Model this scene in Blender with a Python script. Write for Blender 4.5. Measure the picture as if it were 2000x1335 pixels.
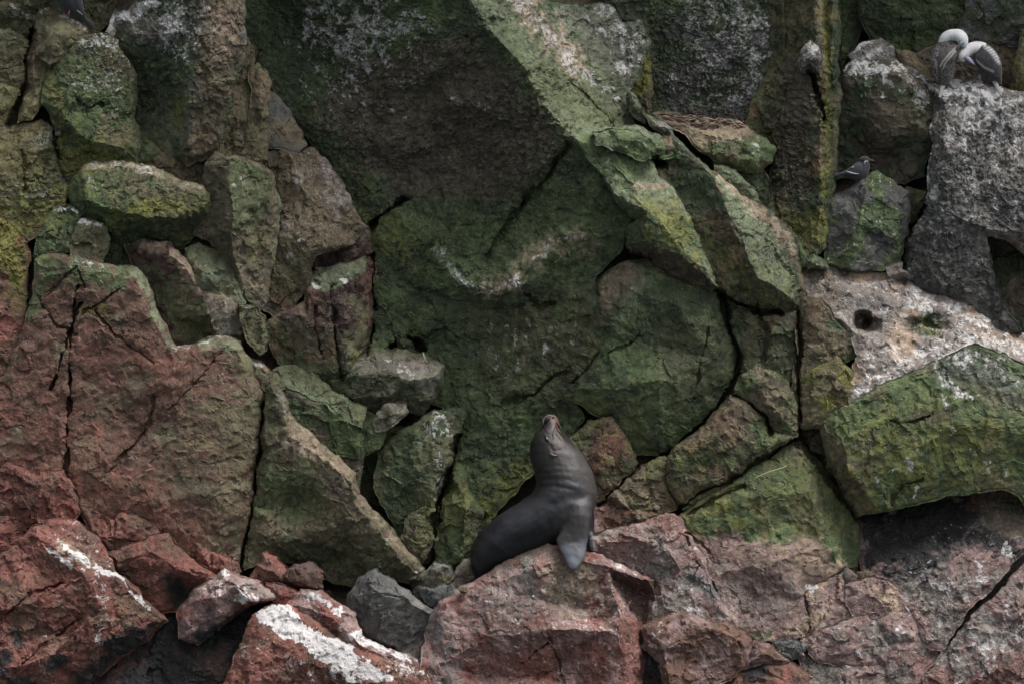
import bpy, math
import numpy as np
from mathutils import Vector
from mathutils.geometry import delaunay_2d_cdt

# ------------------------------------------------------------------ scene, camera, light
for o in list(bpy.data.objects):
    bpy.data.objects.remove(o)
scene = bpy.context.scene
COL = scene.collection
PPM = 220.0          # one metre of cliff, in the units the rocks are measured in
DIST = 40.0          # boat to cliff
CZ = 4.0             # height of the middle of the view above the sea

cam_d = bpy.data.cameras.new('camera')
cam = bpy.data.objects.new('camera', cam_d)
COL.objects.link(cam)
cam.location = (0, -DIST, CZ)
cam.rotation_euler = (math.radians(90), 0, 0)
cam_d.sensor_width = 36.0
cam_d.lens = 36.0 * DIST / (2000 / PPM)
cam_d.clip_end = 5000
scene.camera = cam

SUN_EL, SUN_AZ = 63.0, 70.0       # azimuth measured from the viewer's back towards the viewer's right
world = bpy.data.worlds.new('World')
scene.world = world
world.use_nodes = True
wn = world.node_tree
bg = wn.nodes['Background']
sky = wn.nodes.new('ShaderNodeTexSky')
sky.sky_type = 'NISHITA'
sky.sun_disc = False
sky.sun_elevation = math.radians(SUN_EL)
sky.sun_rotation = math.radians(180 - SUN_AZ)
sky.air_density = 1.0
sky.dust_density = 6.0
sky.ozone_density = 1.0
hs = wn.nodes.new('ShaderNodeHueSaturation')      # an overcast sky is grey
hs.inputs['Saturation'].default_value = 0.22
wn.links.new(sky.outputs[0], hs.inputs['Color'])
wn.links.new(hs.outputs[0], bg.inputs['Color'])
bg.inputs['Strength'].default_value = 0.075

sun_d = bpy.data.lights.new('sun', 'SUN')
sun = bpy.data.objects.new('sun', sun_d)
COL.objects.link(sun)
sun_d.energy = 1.35
sun_d.angle = math.radians(28)
sun_d.color = (1.0, 0.97, 0.93)
_el, _az = math.radians(SUN_EL), math.radians(SUN_AZ)
_dir = Vector((math.sin(_az) * math.cos(_el), -math.cos(_az) * math.cos(_el), math.sin(_el)))   # towards the sun
sun.rotation_euler = _dir.to_track_quat('Z', 'Y').to_euler()
sun.location = (8, -12, 20)

scene.cycles.use_denoising = True
scene.cycles.adaptive_threshold = .015
scene.cycles.max_bounces = 5
scene.cycles.diffuse_bounces = 3
scene.cycles.glossy_bounces = 2
scene.view_settings.view_transform = 'Standard'
scene.view_settings.look = 'None'
scene.view_settings.gamma = 1.0
scene.view_settings.use_curve_mapping = False
scene.view_settings.exposure = 1.66

# ------------------------------------------------------------------ noise
def _hash(ix, iy, iz, seed):
    h = (ix.astype(np.uint32) * np.uint32(374761393) + iy.astype(np.uint32) * np.uint32(668265263)
         + iz.astype(np.uint32) * np.uint32(2147483647 & 0x5bd1e995) + np.uint32((seed * 974711 + 12345) & 0xffffffff))
    h ^= h >> np.uint32(13)
    h *= np.uint32(1274126177)
    h ^= h >> np.uint32(16)
    h *= np.uint32(2246822519)
    h ^= h >> np.uint32(13)
    return h

_G = np.array([[1, 1, 0], [-1, 1, 0], [1, -1, 0], [-1, -1, 0], [1, 0, 1], [-1, 0, 1], [1, 0, -1], [-1, 0, -1],
               [0, 1, 1], [0, -1, 1], [0, 1, -1], [0, -1, -1], [1, 1, 0], [-1, 1, 0], [0, -1, 1], [0, -1, -1]], np.float32)

def noise(P, seed=0):
    P = P.astype(np.float32)
    I = np.floor(P).astype(np.int64)
    F = P - I
    U = F * F * F * (F * (F * 6 - 15) + 10)
    res = np.zeros(len(P), np.float32)
    for a in (0, 1):
        wa = U[:, 0] if a else 1 - U[:, 0]
        for b in (0, 1):
            wb = U[:, 1] if b else 1 - U[:, 1]
            for c in (0, 1):
                wc = U[:, 2] if c else 1 - U[:, 2]
                g = _G[_hash(I[:, 0] + a, I[:, 1] + b, I[:, 2] + c, seed) & np.uint32(15)]
                res += wa * wb * wc * (g[:, 0] * (F[:, 0] - a) + g[:, 1] * (F[:, 1] - b) + g[:, 2] * (F[:, 2] - c))
    return res

def fbm(P, seed=0, octaves=4, gain=.5, lac=2.07):
    out = np.zeros(len(P), np.float32)
    amp = 1.0
    for k in range(octaves):
        out += amp * noise(P, seed + k * 17)
        P = P * lac + 3.7
        amp *= gain
    return out

def facets(P, seed=0, tilt=1.0):
    """chipped planes: every cell of a jittered grid has a plane of its own; returns height and the crease closeness"""
    I = np.floor(P).astype(np.int64)
    best = np.full(len(P), 1e9, np.float32)
    second = np.full(len(P), 1e9, np.float32)
    hgt = np.zeros(len(P), np.float32)
    for a in (-1, 0, 1):
        for b in (-1, 0, 1):
            for c in (-1, 0, 1):
                ix, iy, iz = I[:, 0] + a, I[:, 1] + b, I[:, 2] + c
                h = _hash(ix, iy, iz, seed)
                r = np.stack([(h & np.uint32(255)), (h >> np.uint32(8)) & np.uint32(255), (h >> np.uint32(16)) & np.uint32(255)], 1).astype(np.float32) / 255
                q = _hash(iy, iz, ix, seed + 5)
                t = np.stack([(q & np.uint32(255)), (q >> np.uint32(8)) & np.uint32(255), (q >> np.uint32(16)) & np.uint32(255)], 1).astype(np.float32) / 255 - .5
                off = P - (np.stack([ix, iy, iz], 1) + r)
                d = (off * off).sum(1)
                pl = (off * t).sum(1) * 2 * tilt + ((h >> np.uint32(24)).astype(np.float32) / 255 - .5)
                m = d < best
                second = np.where(m, best, np.minimum(second, d))
                best = np.where(m, d, best)
                hgt = np.where(m, pl, hgt)
    return hgt, np.sqrt(second) - np.sqrt(best)

def sstep(a, b, x):
    t = np.clip((x - a) / (b - a), 0, 1)
    return t * t * (3 - 2 * t)

# ------------------------------------------------------------------ small geometry helpers
def poly_dist(x, y, pts, closed=False):
    """distance from points to a polyline"""
    P = np.array([p[:2] for p in pts], np.float32)
    if len(P) == 1:
        return np.hypot(x - P[0, 0], y - P[0, 1])
    if closed:
        P = np.vstack([P, P[:1]])
    best = np.full(len(x), 1e9, np.float32)
    for (ax, ay), (bx, by) in zip(P[:-1], P[1:]):
        dx, dy = bx - ax, by - ay
        t = np.clip(((x - ax) * dx + (y - ay) * dy) / (dx * dx + dy * dy + 1e-9), 0, 1)
        best = np.minimum(best, np.hypot(x - ax - t * dx, y - ay - t * dy))
    return best

def inside(x, y, pts):
    P = [p[:2] for p in pts]
    c = np.zeros(len(x), bool)
    for (ax, ay), (bx, by) in zip(P, P[1:] + P[:1]):
        m = (ay > y) != (by > y)
        xx = (bx - ax) * (y - ay) / (by - ay + 1e-12) + ax
        c ^= m & (x < xx)
    return c

def to_world(V):
    """measured (x, y down, depth towards the boat) -> metres"""
    Y = -V[:, 2] / PPM
    s = (DIST + Y) / DIST
    return np.stack([(V[:, 0] - 1000) / PPM * s, Y, CZ + (667.5 - V[:, 1]) / PPM * s], 1)

def refine(V, T, L, fine=()):
    """split edges longer than L; near the polylines in fine edges are kept half as long"""
    for it in range(14):
        E = np.concatenate([T[:, [0, 1]], T[:, [1, 2]], T[:, [2, 0]]])
        Es = np.sort(E, 1)
        key = Es[:, 0].astype(np.int64) * len(V) + Es[:, 1]
        uk, inv = np.unique(key, return_inverse=True)
        a, b = uk // len(V), uk % len(V)
        dv = V[a] - V[b]
        ln = np.sqrt(dv[:, 0] ** 2 + dv[:, 1] ** 2 + .12 * dv[:, 2] ** 2)
        lim = np.full(len(ln), L)
        if len(fine):
            mx, my = (V[a, 0] + V[b, 0]) / 2, (V[a, 1] + V[b, 1]) / 2
            near = np.full(len(ln), 1e9)
            for w, dd, cp in fine: near = np.minimum(near, poly_dist(mx, my, cp) - w)
            lim = np.where(near < 6 + ln * .5, np.maximum(L * .45, np.minimum(L, ln * .55)), L)
        mk = ln > lim
        if not mk.any():
            break
        mid = np.full(len(uk), -1, np.int64)
        mid[mk] = len(V) + np.arange(mk.sum())
        V = np.vstack([V, (V[a[mk]] + V[b[mk]]) / 2])
        n = len(T)
        m = np.stack([mid[inv[:n]], mid[inv[n:2 * n]], mid[inv[2 * n:]]], 1)   # edge 01, 12, 20
        cnt = (m >= 0).sum(1)
        new = [T[cnt == 0]]
        t3, m3 = T[cnt == 3], m[cnt == 3]
        if len(t3):
            new += [np.stack([t3[:, 0], m3[:, 0], m3[:, 2]], 1), np.stack([m3[:, 0], t3[:, 1], m3[:, 1]], 1),
                    np.stack([m3[:, 2], m3[:, 1], t3[:, 2]], 1), m3]
        for r in range(3):                     # rotate so that the pattern starts at edge r
            i0, i1, i2 = r, (r + 1) % 3, (r + 2) % 3
            s = (cnt == 1) & (m[:, i0] >= 0)
            t, q = T[s], m[s]
            if len(t):
                new += [np.stack([t[:, i0], q[:, i0], t[:, i2]], 1), np.stack([q[:, i0], t[:, i1], t[:, i2]], 1)]
            s = (cnt == 2) & (m[:, i2] < 0)    # edges i0 and i1 are split, i2 is not
            t, q = T[s], m[s]
            if len(t):
                new += [np.stack([q[:, i0], t[:, i1], q[:, i1]], 1), np.stack([t[:, i0], q[:, i0], q[:, i1]], 1),
                        np.stack([t[:, i0], q[:, i1], t[:, i2]], 1)]
        T = np.concatenate(new)
    return V, T

def vnormals(V, T):
    n = np.cross(V[T[:, 1]] - V[T[:, 0]], V[T[:, 2]] - V[T[:, 0]])
    N = np.zeros_like(V)
    for k in range(3):
        for c in range(3):
            N[:, c] += np.bincount(T[:, k], n[:, c], len(V))
    return N / (np.linalg.norm(N, axis=1, keepdims=True) + 1e-9)

def nums(s):
    return [tuple(float(v) for v in w.split(',')) for w in s.split()]

def make_mesh(name, W, F, mat, smooth=True, colour=None, floats=None, origin=None):
    me = bpy.data.meshes.new(name)
    W = np.asarray(W, np.float32)
    if origin is None:
        origin = (float(W[:, 0].mean()), float(W[:, 1].mean()), float(W[:, 2].min()))
    W = W - np.array(origin, np.float32)
    if isinstance(F, np.ndarray) and F.shape[1] == 3:
        me.vertices.add(len(W)); me.vertices.foreach_set('co', W.ravel())
        me.loops.add(len(F) * 3); me.loops.foreach_set('vertex_index', F.astype(np.int32).ravel())
        me.polygons.add(len(F)); me.polygons.foreach_set('loop_start', np.arange(0, len(F) * 3, 3, dtype=np.int32))
        me.update(calc_edges=True)
    else:
        me.from_pydata([tuple(map(float, w)) for w in W], [], [tuple(int(i) for i in f) for f in F])
    me.polygons.foreach_set('use_smooth', np.full(len(me.polygons), smooth))
    if colour is not None:
        at = me.color_attributes.new('tint', 'FLOAT_COLOR', 'POINT')
        at.data.foreach_set('color', np.concatenate([colour, np.ones((len(W), 1))], 1).astype(np.float32).ravel())
    for k, v in (floats or {}).items():
        at = me.attributes.new(k, 'FLOAT', 'POINT')
        at.data.foreach_set('value', v.astype(np.float32))
    me.materials.append(mat)
    ob = bpy.data.objects.new(name, me)
    ob.location = origin
    COL.objects.link(ob)
    return ob

def tag(o, label, cat, group=None, kind=None):
    if label: o['label'] = label
    if cat: o['category'] = cat
    if group: o['group'] = group
    if kind: o['kind'] = kind
    return o

# ------------------------------------------------------------------ materials
def new_mat(name):
    m = bpy.data.materials.new(name)
    m.use_nodes = True
    nt = m.node_tree
    return m, nt, nt.nodes['Principled BSDF']

def node(nt, kind, **kw):
    n = nt.nodes.new(kind)
    for k, v in kw.items():
        if k in n.inputs:
            n.inputs[k].default_value = v
        else:
            setattr(n, k, v)
    return n

def math_node(nt, op, a, b=None, c=None, clamp=False):
    n = nt.nodes.new('ShaderNodeMath')
    n.operation = op
    n.use_clamp = clamp
    for i, v in enumerate((a, b, c)):
        if v is None: continue
        if isinstance(v, (int, float)): n.inputs[i].default_value = v
        else: nt.links.new(v, n.inputs[i])
    return n.outputs[0]

def mix_col(nt, fac, a, b, mode='MIX'):
    n = nt.nodes.new('ShaderNodeMix')
    n.data_type = 'RGBA'; n.blend_type = mode
    for s, v in ((n.inputs[0], fac), (n.inputs[6], a), (n.inputs[7], b)):
        if isinstance(v, (int, float)): s.default_value = v
        elif isinstance(v, tuple): s.default_value = (*v, 1)
        else: nt.links.new(v, s)
    return n.outputs[2]

def rock_material():
    m, nt, bs = new_mat('weathered_rock')
    L = nt.links.new
    geo = node(nt, 'ShaderNodeNewGeometry')
    def nz(scale, detail=4.0, rough=.6, dist=0.0, vec=None):
        n = node(nt, 'ShaderNodeTexNoise', Scale=scale, Detail=detail, Roughness=rough, Distortion=dist)
        L(vec if vec is not None else geo.outputs['Position'], n.inputs['Vector'])
        return n.outputs['Fac']
    tint = node(nt, 'ShaderNodeAttribute', attribute_name='tint').outputs['Color']
    gu = node(nt, 'ShaderNodeAttribute', attribute_name='guano').outputs['Fac']
    wet = node(nt, 'ShaderNodeAttribute', attribute_name='wet').outputs['Fac']
    grain = node(nt, 'ShaderNodeAttribute', attribute_name='grain').outputs['Fac']
    n_big = nz(5.0, 3, .62)
    n_mid = nz(26.0, 4, .65, .3)
    n_fin = nz(110.0, 3, .7)
    # tonal variation of the stone itself
    v = math_node(nt, 'MULTIPLY_ADD', n_mid, 2.7, -1.35)
    v = math_node(nt, 'MULTIPLY_ADD', n_fin, 2.6, math_node(nt, 'ADD', v, -1.3))
    v = math_node(nt, 'MULTIPLY_ADD', n_big, .8, math_node(nt, 'ADD', v, -.4))
    v = math_node(nt, 'MULTIPLY_ADD', v, math_node(nt, 'MULTIPLY_ADD', grain, .6, .45), 1.0)
    v = math_node(nt, 'MAXIMUM', v, .25)
    c = nt.nodes.new('ShaderNodeVectorMath'); c.operation = 'SCALE'
    L(tint, c.inputs[0]); L(v, c.inputs['Scale'])
    col = c.outputs[0]
    # droppings: white crust that fills what the noise leaves it
    g1 = nz(24.0, 5, .66, 1.0)
    g2 = nz(9.0, 4, .6)
    gm = math_node(nt, 'MULTIPLY_ADD', g1, 1.5, math_node(nt, 'MULTIPLY', g2, .7))
    gm = math_node(nt, 'ADD', gm, -1.1)
    gm = math_node(nt, 'ADD', gm, math_node(nt, 'MULTIPLY_ADD', gu, 1.0, -.5))
    gm = math_node(nt, 'MULTIPLY', gm, 4.0, clamp=True)
    gm = math_node(nt, 'MULTIPLY', gm, math_node(nt, 'MULTIPLY', gu, 8.0, clamp=True))
    gcol = mix_col(nt, n_fin, (.36, .335, .31), (.72, .72, .74))
    col = mix_col(nt, math_node(nt, 'MULTIPLY', gm, .85), col, gcol)
    # scattered pale specks
    sp = nz(75.0, 2, .5)
    sp = math_node(nt, 'MULTIPLY', math_node(nt, 'ADD', sp, -.635), 12.0, clamp=True)
    sp = math_node(nt, 'MULTIPLY', sp, math_node(nt, 'MULTIPLY', math_node(nt, 'ADD', n_big, -.42), 4.0, clamp=True))
    col = mix_col(nt, math_node(nt, 'MULTIPLY', sp, .7), col, (.42, .42, .40))
    L(col, bs.inputs['Base Color'])
    r = math_node(nt, 'MULTIPLY_ADD', wet, -.45, .82)
    r = math_node(nt, 'MULTIPLY_ADD', n_mid, .12, math_node(nt, 'ADD', r, -.06))
    L(r, bs.inputs['Roughness'])
    bs.inputs['Specular IOR Level'].default_value = .38
    vo = node(nt, 'ShaderNodeTexVoronoi', Scale=34.0, feature='F1', distance='CHEBYCHEV')
    wv = node(nt, 'ShaderNodeVectorMath', operation='MULTIPLY_ADD')
    nv = node(nt, 'ShaderNodeTexNoise', Scale=14.0, Detail=3.0)
    L(geo.outputs['Position'], nv.inputs['Vector'])
    L(nv.outputs['Color'], wv.inputs[0]); wv.inputs[1].default_value = (.06, .06, .06); L(geo.outputs['Position'], wv.inputs[2])
    L(wv.outputs[0], vo.inputs['Vector'])
    h = math_node(nt, 'MULTIPLY_ADD', n_fin, .55, math_node(nt, 'MULTIPLY', n_mid, .8))
    h = math_node(nt, 'MULTIPLY_ADD', vo.outputs['Distance'], .35, h)
    h = math_node(nt, 'MULTIPLY_ADD', gm, .25, h)
    # hairline fractures, broken off where the noise says so
    ve = node(nt, 'ShaderNodeTexVoronoi', Scale=3.4, feature='DISTANCE_TO_EDGE')
    w2 = node(nt, 'ShaderNodeVectorMath', operation='MULTIPLY_ADD')
    L(nv.outputs['Color'], w2.inputs[0]); w2.inputs[1].default_value = (.22, .22, .22); L(geo.outputs['Position'], w2.inputs[2])
    L(w2.outputs[0], ve.inputs['Vector'])
    fr = math_node(nt, 'MULTIPLY_ADD', ve.outputs['Distance'], -70.0, 1.0, clamp=True)
    fr = math_node(nt, 'MULTIPLY', fr, math_node(nt, 'MULTIPLY', math_node(nt, 'ADD', n_big, -.47), 9.0, clamp=True))
    h = math_node(nt, 'MULTIPLY_ADD', fr, -.7, h)
    bp = node(nt, 'ShaderNodeBump', Strength=1.0, Distance=.024)
    L(math_node(nt, 'MULTIPLY', grain, 1.15, clamp=True), bp.inputs['Strength'])
    L(h, bp.inputs['Height'])
    L(bp.outputs[0], bs.inputs['Normal'])
    return m
ROCK = rock_material()

# ------------------------------------------------------------------ the rock builder
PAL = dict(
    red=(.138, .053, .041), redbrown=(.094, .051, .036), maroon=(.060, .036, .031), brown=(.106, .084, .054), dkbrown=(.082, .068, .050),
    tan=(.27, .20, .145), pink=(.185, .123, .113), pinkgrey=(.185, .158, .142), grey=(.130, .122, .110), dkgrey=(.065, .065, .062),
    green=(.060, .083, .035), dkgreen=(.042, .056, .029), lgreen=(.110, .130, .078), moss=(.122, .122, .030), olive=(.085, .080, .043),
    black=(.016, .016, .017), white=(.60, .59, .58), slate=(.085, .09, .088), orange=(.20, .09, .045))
PAL = {k: np.array(v, np.float32) for k, v in PAL.items()}
SPACING = 4.7
PAINT, CRACKS, DENTS = [], [], []
FRONT = []           # sampled front surfaces, for the mass behind the rocks
ROCKS = {}

def paint(col, s, r, pts, fill=False, rag=.55, only=None):
    """a patch with a ragged edge: colour name, 'guano', 'wet' or 'crust'; a stroke of radius r, or a filled outline with feather r"""
    PAINT.append((col, s, r, nums(pts), fill, rag, only))
def crack(w, d, pts): CRACKS.append((w, d, nums(pts)))
def dent(x, y, rx, ry, d, p=4): DENTS.append((x, y, rx, ry, d, p))

def warp2(x, y):
    P = np.stack([x, y, np.zeros_like(x)], 1)
    wx = 7 * noise(P / 75, 11) + 4.5 * noise(P / 27, 12) + 2.6 * noise(P / 11, 13)
    wy = 7 * noise(P / 75, 21) + 4.5 * noise(P / 27, 22) + 2.6 * noise(P / 11, 23)
    return x + wx, y + wy

def rock(key, name, label, cat, out, d0, gx=0, gy=0, edge=5, cre=(), pts='', auto=75, rnd=3, thick=120, tight=.35,
         col='brown', col2=None, mix=.45, amp=1.0, fac=1.0, smooth=1, grain=None, strat=0.0, group=None, steep=0):
    seed = sum(ord(c) * (i + 3) for i, c in enumerate(key)) % 9973
    rng = np.random.default_rng(seed)
    O = nums(out)
    ox = np.array([p[0] for p in O]); oy = np.array([p[1] for p in O])
    cx, cy = (ox.min() + ox.max()) / 2, (oy.min() + oy.max()) / 2
    plane = lambda x, y: d0 + gx * (x - cx) / 100 + gy * (y - cy) / 100
    # grow the outline a little so that neighbours meet
    area = np.sum(ox * np.roll(oy, -1) - np.roll(ox, -1) * oy)
    sgn = 1 if area > 0 else -1
    VV = []
    for i, p in enumerate(O):
        a, b = O[i - 1], O[(i + 1) % len(O)]
        tx, ty = b[0] - a[0], b[1] - a[1]
        l = math.hypot(tx, ty) + 1e-6
        x, y = p[0] + sgn * ty / l * 2.5, p[1] - sgn * tx / l * 2.5
        VV.append((x, y, p[2] if len(p) > 2 else plane(x, y) - edge))
    no = len(VV)
    if tight and (cre or pts):           # keep the blocks from looking like loaves: lift the outline towards the faces
        Q = np.array([p for c in cre for p in nums(c) if len(p) > 2] + [p for p in nums(pts) if len(p) > 2] or [(cx, cy, d0)])
        for i, (x, y, dd) in enumerate(VV):
            w = 1 / ((Q[:, 0] - x) ** 2 + (Q[:, 1] - y) ** 2 + 60) ** 1.5
            VV[i] = (x, y, dd + tight * (float((w * Q[:, 2]).sum() / w.sum()) - dd))
    edges = []
    for c in cre:
        idx = []
        for p in nums(c):
            q = (p[0], p[1], p[2] if len(p) > 2 else plane(p[0], p[1]))
            hit = [k for k, v in enumerate(VV) if math.hypot(v[0] - q[0], v[1] - q[1]) < 6]
            if hit: idx.append(hit[0])
            else:
                VV.append(q); idx.append(len(VV) - 1)
        edges += list(zip(idx[:-1], idx[1:]))
    for p in nums(pts):
        VV.append((p[0], p[1], p[2] if len(p) > 2 else plane(p[0], p[1])))
    if auto:
        tries = int(abs(area) / 2 / (auto * auto) * 8) + 12
        P2 = rng.random((tries, 2)) * [ox.max() - ox.min(), oy.max() - oy.min()] + [ox.min(), oy.min()]
        ins = inside(P2[:, 0], P2[:, 1], O) & (poly_dist(P2[:, 0], P2[:, 1], O, True) > auto * .28)
        for x, y in P2[ins]:
            if min(math.hypot(x - v[0], y - v[1]) for v in VV) > auto * (.62 if not cre else .8):
                if cre or len(nums(pts)):
                    w = np.array([1 / ((x - v[0]) ** 2 + (y - v[1]) ** 2 + 30) ** 1.5 for v in VV])
                    d = float((w * np.array([v[2] for v in VV])).sum() / w.sum())
                else:
                    d = plane(x, y)
                VV.append((x, y, d + rng.normal() * auto * .12 * fac))
    r = delaunay_2d_cdt([Vector(v[:2]) for v in VV], edges, [list(range(no))], 1, .5)
    v2 = np.array([(v.x, v.y) for v in r[0]])
    src = r[3]
    A = np.array(VV)
    d = np.zeros(len(v2))
    for i, s in enumerate(src):
        if len(s): d[i] = A[s[0], 2]
        else:
            w = 1 / ((A[:, 0] - v2[i, 0]) ** 2 + (A[:, 1] - v2[i, 1]) ** 2 + 1) ** 2
            d[i] = (w * A[:, 2]).sum() / w.sum()
    T = np.array([f for f in r[2] if len(f) == 3], np.int64)
    V = np.column_stack([v2, d])
    ar = np.cross(V[T[:, 1], :2] - V[T[:, 0], :2], V[T[:, 2], :2] - V[T[:, 0], :2])
    T = T[np.abs(ar) > .5]; ar = ar[np.abs(ar) > .5]
    T[ar < 0] = T[ar < 0][:, ::-1]
    near_cracks = [c for c in CRACKS if not (max(p[0] for p in c[2]) < ox.min() or min(p[0] for p in c[2]) > ox.max() or max(p[1] for p in c[2]) < oy.min() or min(p[1] for p in c[2]) > oy.max())]
    V, T = refine(V, T, SPACING, near_cracks)
    # soften the creases of the blocked-out form
    allE = np.concatenate([T[:, [0, 1]], T[:, [1, 2]], T[:, [2, 0]]])
    srt = np.sort(allE, 1)
    uk, idx, c = np.unique(srt[:, 0].astype(np.int64) * len(V) + srt[:, 1], return_index=True, return_counts=True)
    E = np.stack([uk // len(V), uk % len(V)], 1)
    B = allE[idx[c == 1]]
    deg = np.bincount(E.ravel(), minlength=len(V)).astype(float) + 1e-9
    for k in range(0 if cre else smooth):
        s = np.bincount(E[:, 0], V[E[:, 1], 2], len(V)) + np.bincount(E[:, 1], V[E[:, 0], 2], len(V))
        V[:, 2] = .4 * V[:, 2] + .6 * s / deg
    bd = poly_dist(V[:, 0], V[:, 1], O, True)
    if rnd:
        t = np.clip(1 - bd / rnd, 0, 1)
        V[:, 2] -= rnd * (1 - np.sqrt(np.clip(1 - t * t, 0, 1)))
    for w, dd, cp in near_cracks:
        q = poly_dist(V[:, 0], V[:, 1], cp)
        Q = np.stack([V[:, 0], V[:, 1], np.zeros(len(V))], 1)
        ww = w * np.clip(.95 + 1.3 * noise(Q / 40, 301) + .35 * noise(Q / 11, 302), .15, 2.2)
        V[:, 2] -= dd * np.clip(1.25 - q / ww, 0, 1) ** .8 + .12 * dd * np.exp(-(q / (3 * w)) ** 2)
    calm = np.ones(len(V))
    for dx, dy, rx, ry, dd, p in DENTS:
        q = np.hypot((V[:, 0] - dx) / rx, (V[:, 1] - dy) / ry)
        if dd > 30: calm = np.minimum(calm, np.clip(1 - 1.6 * np.exp(-(q / 1.25) ** 4), .1, 1))
        V[:, 2] -= dd * np.exp(-q ** p)
    x0, y0 = V[:, 0].copy(), V[:, 1].copy()
    V[:, 0], V[:, 1] = warp2(V[:, 0], V[:, 1])
    # painted layers
    tint, fl = colour_rock(key, V, col, col2, mix, seed)
    # roughness of the stone
    N = vnormals(V, T)
    N *= np.sign(N[:, 2].sum())
    jit = np.stack([noise(V / 26, seed + 1), noise(V / 26, seed + 2), noise(V / 26, seed + 3)], 1)
    h1, e1 = facets((V + 9 * jit) / 78.0 + seed, seed, .9)
    h2, e2 = facets((V + 6 * jit) / 30.0, seed + 1, 1.0)
    h3, e3 = facets((V + 4 * jit) / 13.0, seed + 2, 1.0)
    dis = fac * ((3.0 if cre else 6.0) * h1 + 3.4 * h2 + 2.2 * h3)
    dis += amp * (2.6 * fbm(V / 50, seed + 9, 5, .66))
    if strat:
        S = V.copy(); S[:, 0], S[:, 1] = .8 * (.85 * V[:, 0] - .5 * V[:, 1]), 2.2 * (.5 * V[:, 0] + .85 * V[:, 1])
        dis += strat * 5.0 * fbm(S / 55, seed + 31, 4, .55)
    cr = fl.pop('crust')
    g0 = grain if grain is not None else .45 + .6 * rng.random()
    fl['grain'] = np.clip(g0 * (1 + .9 * fbm(V / 140, seed + 41, 2)) + .4 * cr, .15, 1.5).astype(np.float32)
    if cr.max() > .02: dis += cr * (15 * np.abs(fbm(V / 14, 77, 4, .55)) - 3)
    dis *= np.clip(bd / 10, .4, 1) * calm
    V = V + N * dis[:, None]
    V[:, 2] -= 0
    m = (bd > 8)
    FRONT.append(V[m][::23, :3])
    # sides and back
    bv = np.unique(B)
    remap = np.full(len(V), -1); remap[bv] = np.arange(len(bv))
    Nb = N[bv].copy(); Nb[:, 2] = 0
    rings = [bv]
    Vs, Ts, cs = [V], [T], [tint]
    fls = {k: [v] for k, v in fl.items()}
    base = len(V)
    cen = V[bv].mean(0)
    for k, (tk, ins) in enumerate(((.12, 0), (.45, .03), (1.0, .22))):
        q = V[bv].copy()
        q[:, :2] += (cen[:2] - q[:, :2]) * ins
        q[:, 2] = q[:, 2] - thick * tk
        if k: q += 5 * np.stack([noise(q / 25, seed + 61), noise(q / 25, seed + 62), noise(q / 25, seed + 63)], 1)
        Vs.append(q); cs.append(tint[bv] * .95)
        for kk, v in fl.items(): fls[kk].append(v[bv] * .5)
        new = base + np.arange(len(bv))
        p0 = rings[-1]
        a, b = remap[B[:, 0]], remap[B[:, 1]]
        Ts += [np.stack([p0[b], p0[a], new[a]], 1), np.stack([p0[b], new[a], new[b]], 1)]
        rings.append(new); base += len(bv)
    Vs.append(np.array([[cen[0], cen[1], V[bv][:, 2].mean() - thick * 1.15]]))
    cs.append(tint[bv].mean(0, keepdims=True))
    for kk in fl: fls[kk].append(np.zeros(1))
    a, b = remap[B[:, 0]], remap[B[:, 1]]
    Ts.append(np.stack([rings[-1][b], rings[-1][a], np.full(len(B), base)], 1))
    Vall, Tall = np.vstack(Vs), np.vstack(Ts)
    ob = make_mesh(name, to_world(Vall), Tall[:, ::-1].copy(), ROCK, True, np.vstack(cs), {k: np.concatenate(v) for k, v in fls.items()})
    ob.data.set_sharp_from_angle(angle=math.radians(32))
    tag(ob, label, cat, group, "thing")
    ROCKS[key] = ob
    return ob

def colour_rock(key, V, col, col2, mix, seed):
    x, y = V[:, 0], V[:, 1]
    P = V.copy(); P[:, 2] *= .5
    c = np.repeat(PAL[col][None], len(V), 0).astype(np.float32)
    if col2:
        w = sstep(-.25, .25, fbm(P / 70, seed + 3, 4, .6) + (mix - .5) * 1.2)
        c = c + (PAL[col2] - c) * w[:, None]
    fl = {k: np.zeros(len(V), np.float32) for k in ('guano', 'wet', 'crust')}
    rag = fbm(P / 26, 501, 4, .62)
    rag2 = fbm(P / 9, 502, 3, .6)
    xmin, xmax, ymin, ymax = x.min(), x.max(), y.min(), y.max()
    for pc, s, r, pts, fill, rg, only in PAINT:
        if only and key not in only.split(): continue
        X = np.array(pts)
        if X[:, 0].max() + r < xmin or X[:, 0].min() - r > xmax or X[:, 1].max() + r < ymin or X[:, 1].min() - r > ymax: continue
        if fill:
            q = poly_dist(x, y, pts, True) * np.where(inside(x, y, pts), 1, -1)
            t = q / r + rg * (1.1 * rag + .5 * rag2) * 1.6
            w = sstep(-.5, .5, t)
        else:
            q = poly_dist(x, y, pts)
            soft = 1.5 if pc == 'guano' else 1.2
            w = sstep(0, .85 if pc == 'guano' else .6, 1 - q / (r * soft) + rg * (1.1 * rag + .6 * rag2)) * (q < 2.4 * r)
        w = (w * s).astype(np.float32)
        if pc in fl:
            fl[pc] = np.maximum(fl[pc], w) if s > 0 else np.clip(fl[pc] + w, 0, 1)
        else:
            c += (PAL[pc] - c) * w[:, None]
    S = V.copy(); S[:, 0] /= 9; S[:, 1] /= 110; S[:, 2] /= 60
    v = 1 + .30 * fbm(P / 120, 601, 3, .5) + .22 * rag + .2 * fbm(S, 611, 3, .6)
    return c * v[:, None], fl
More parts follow.
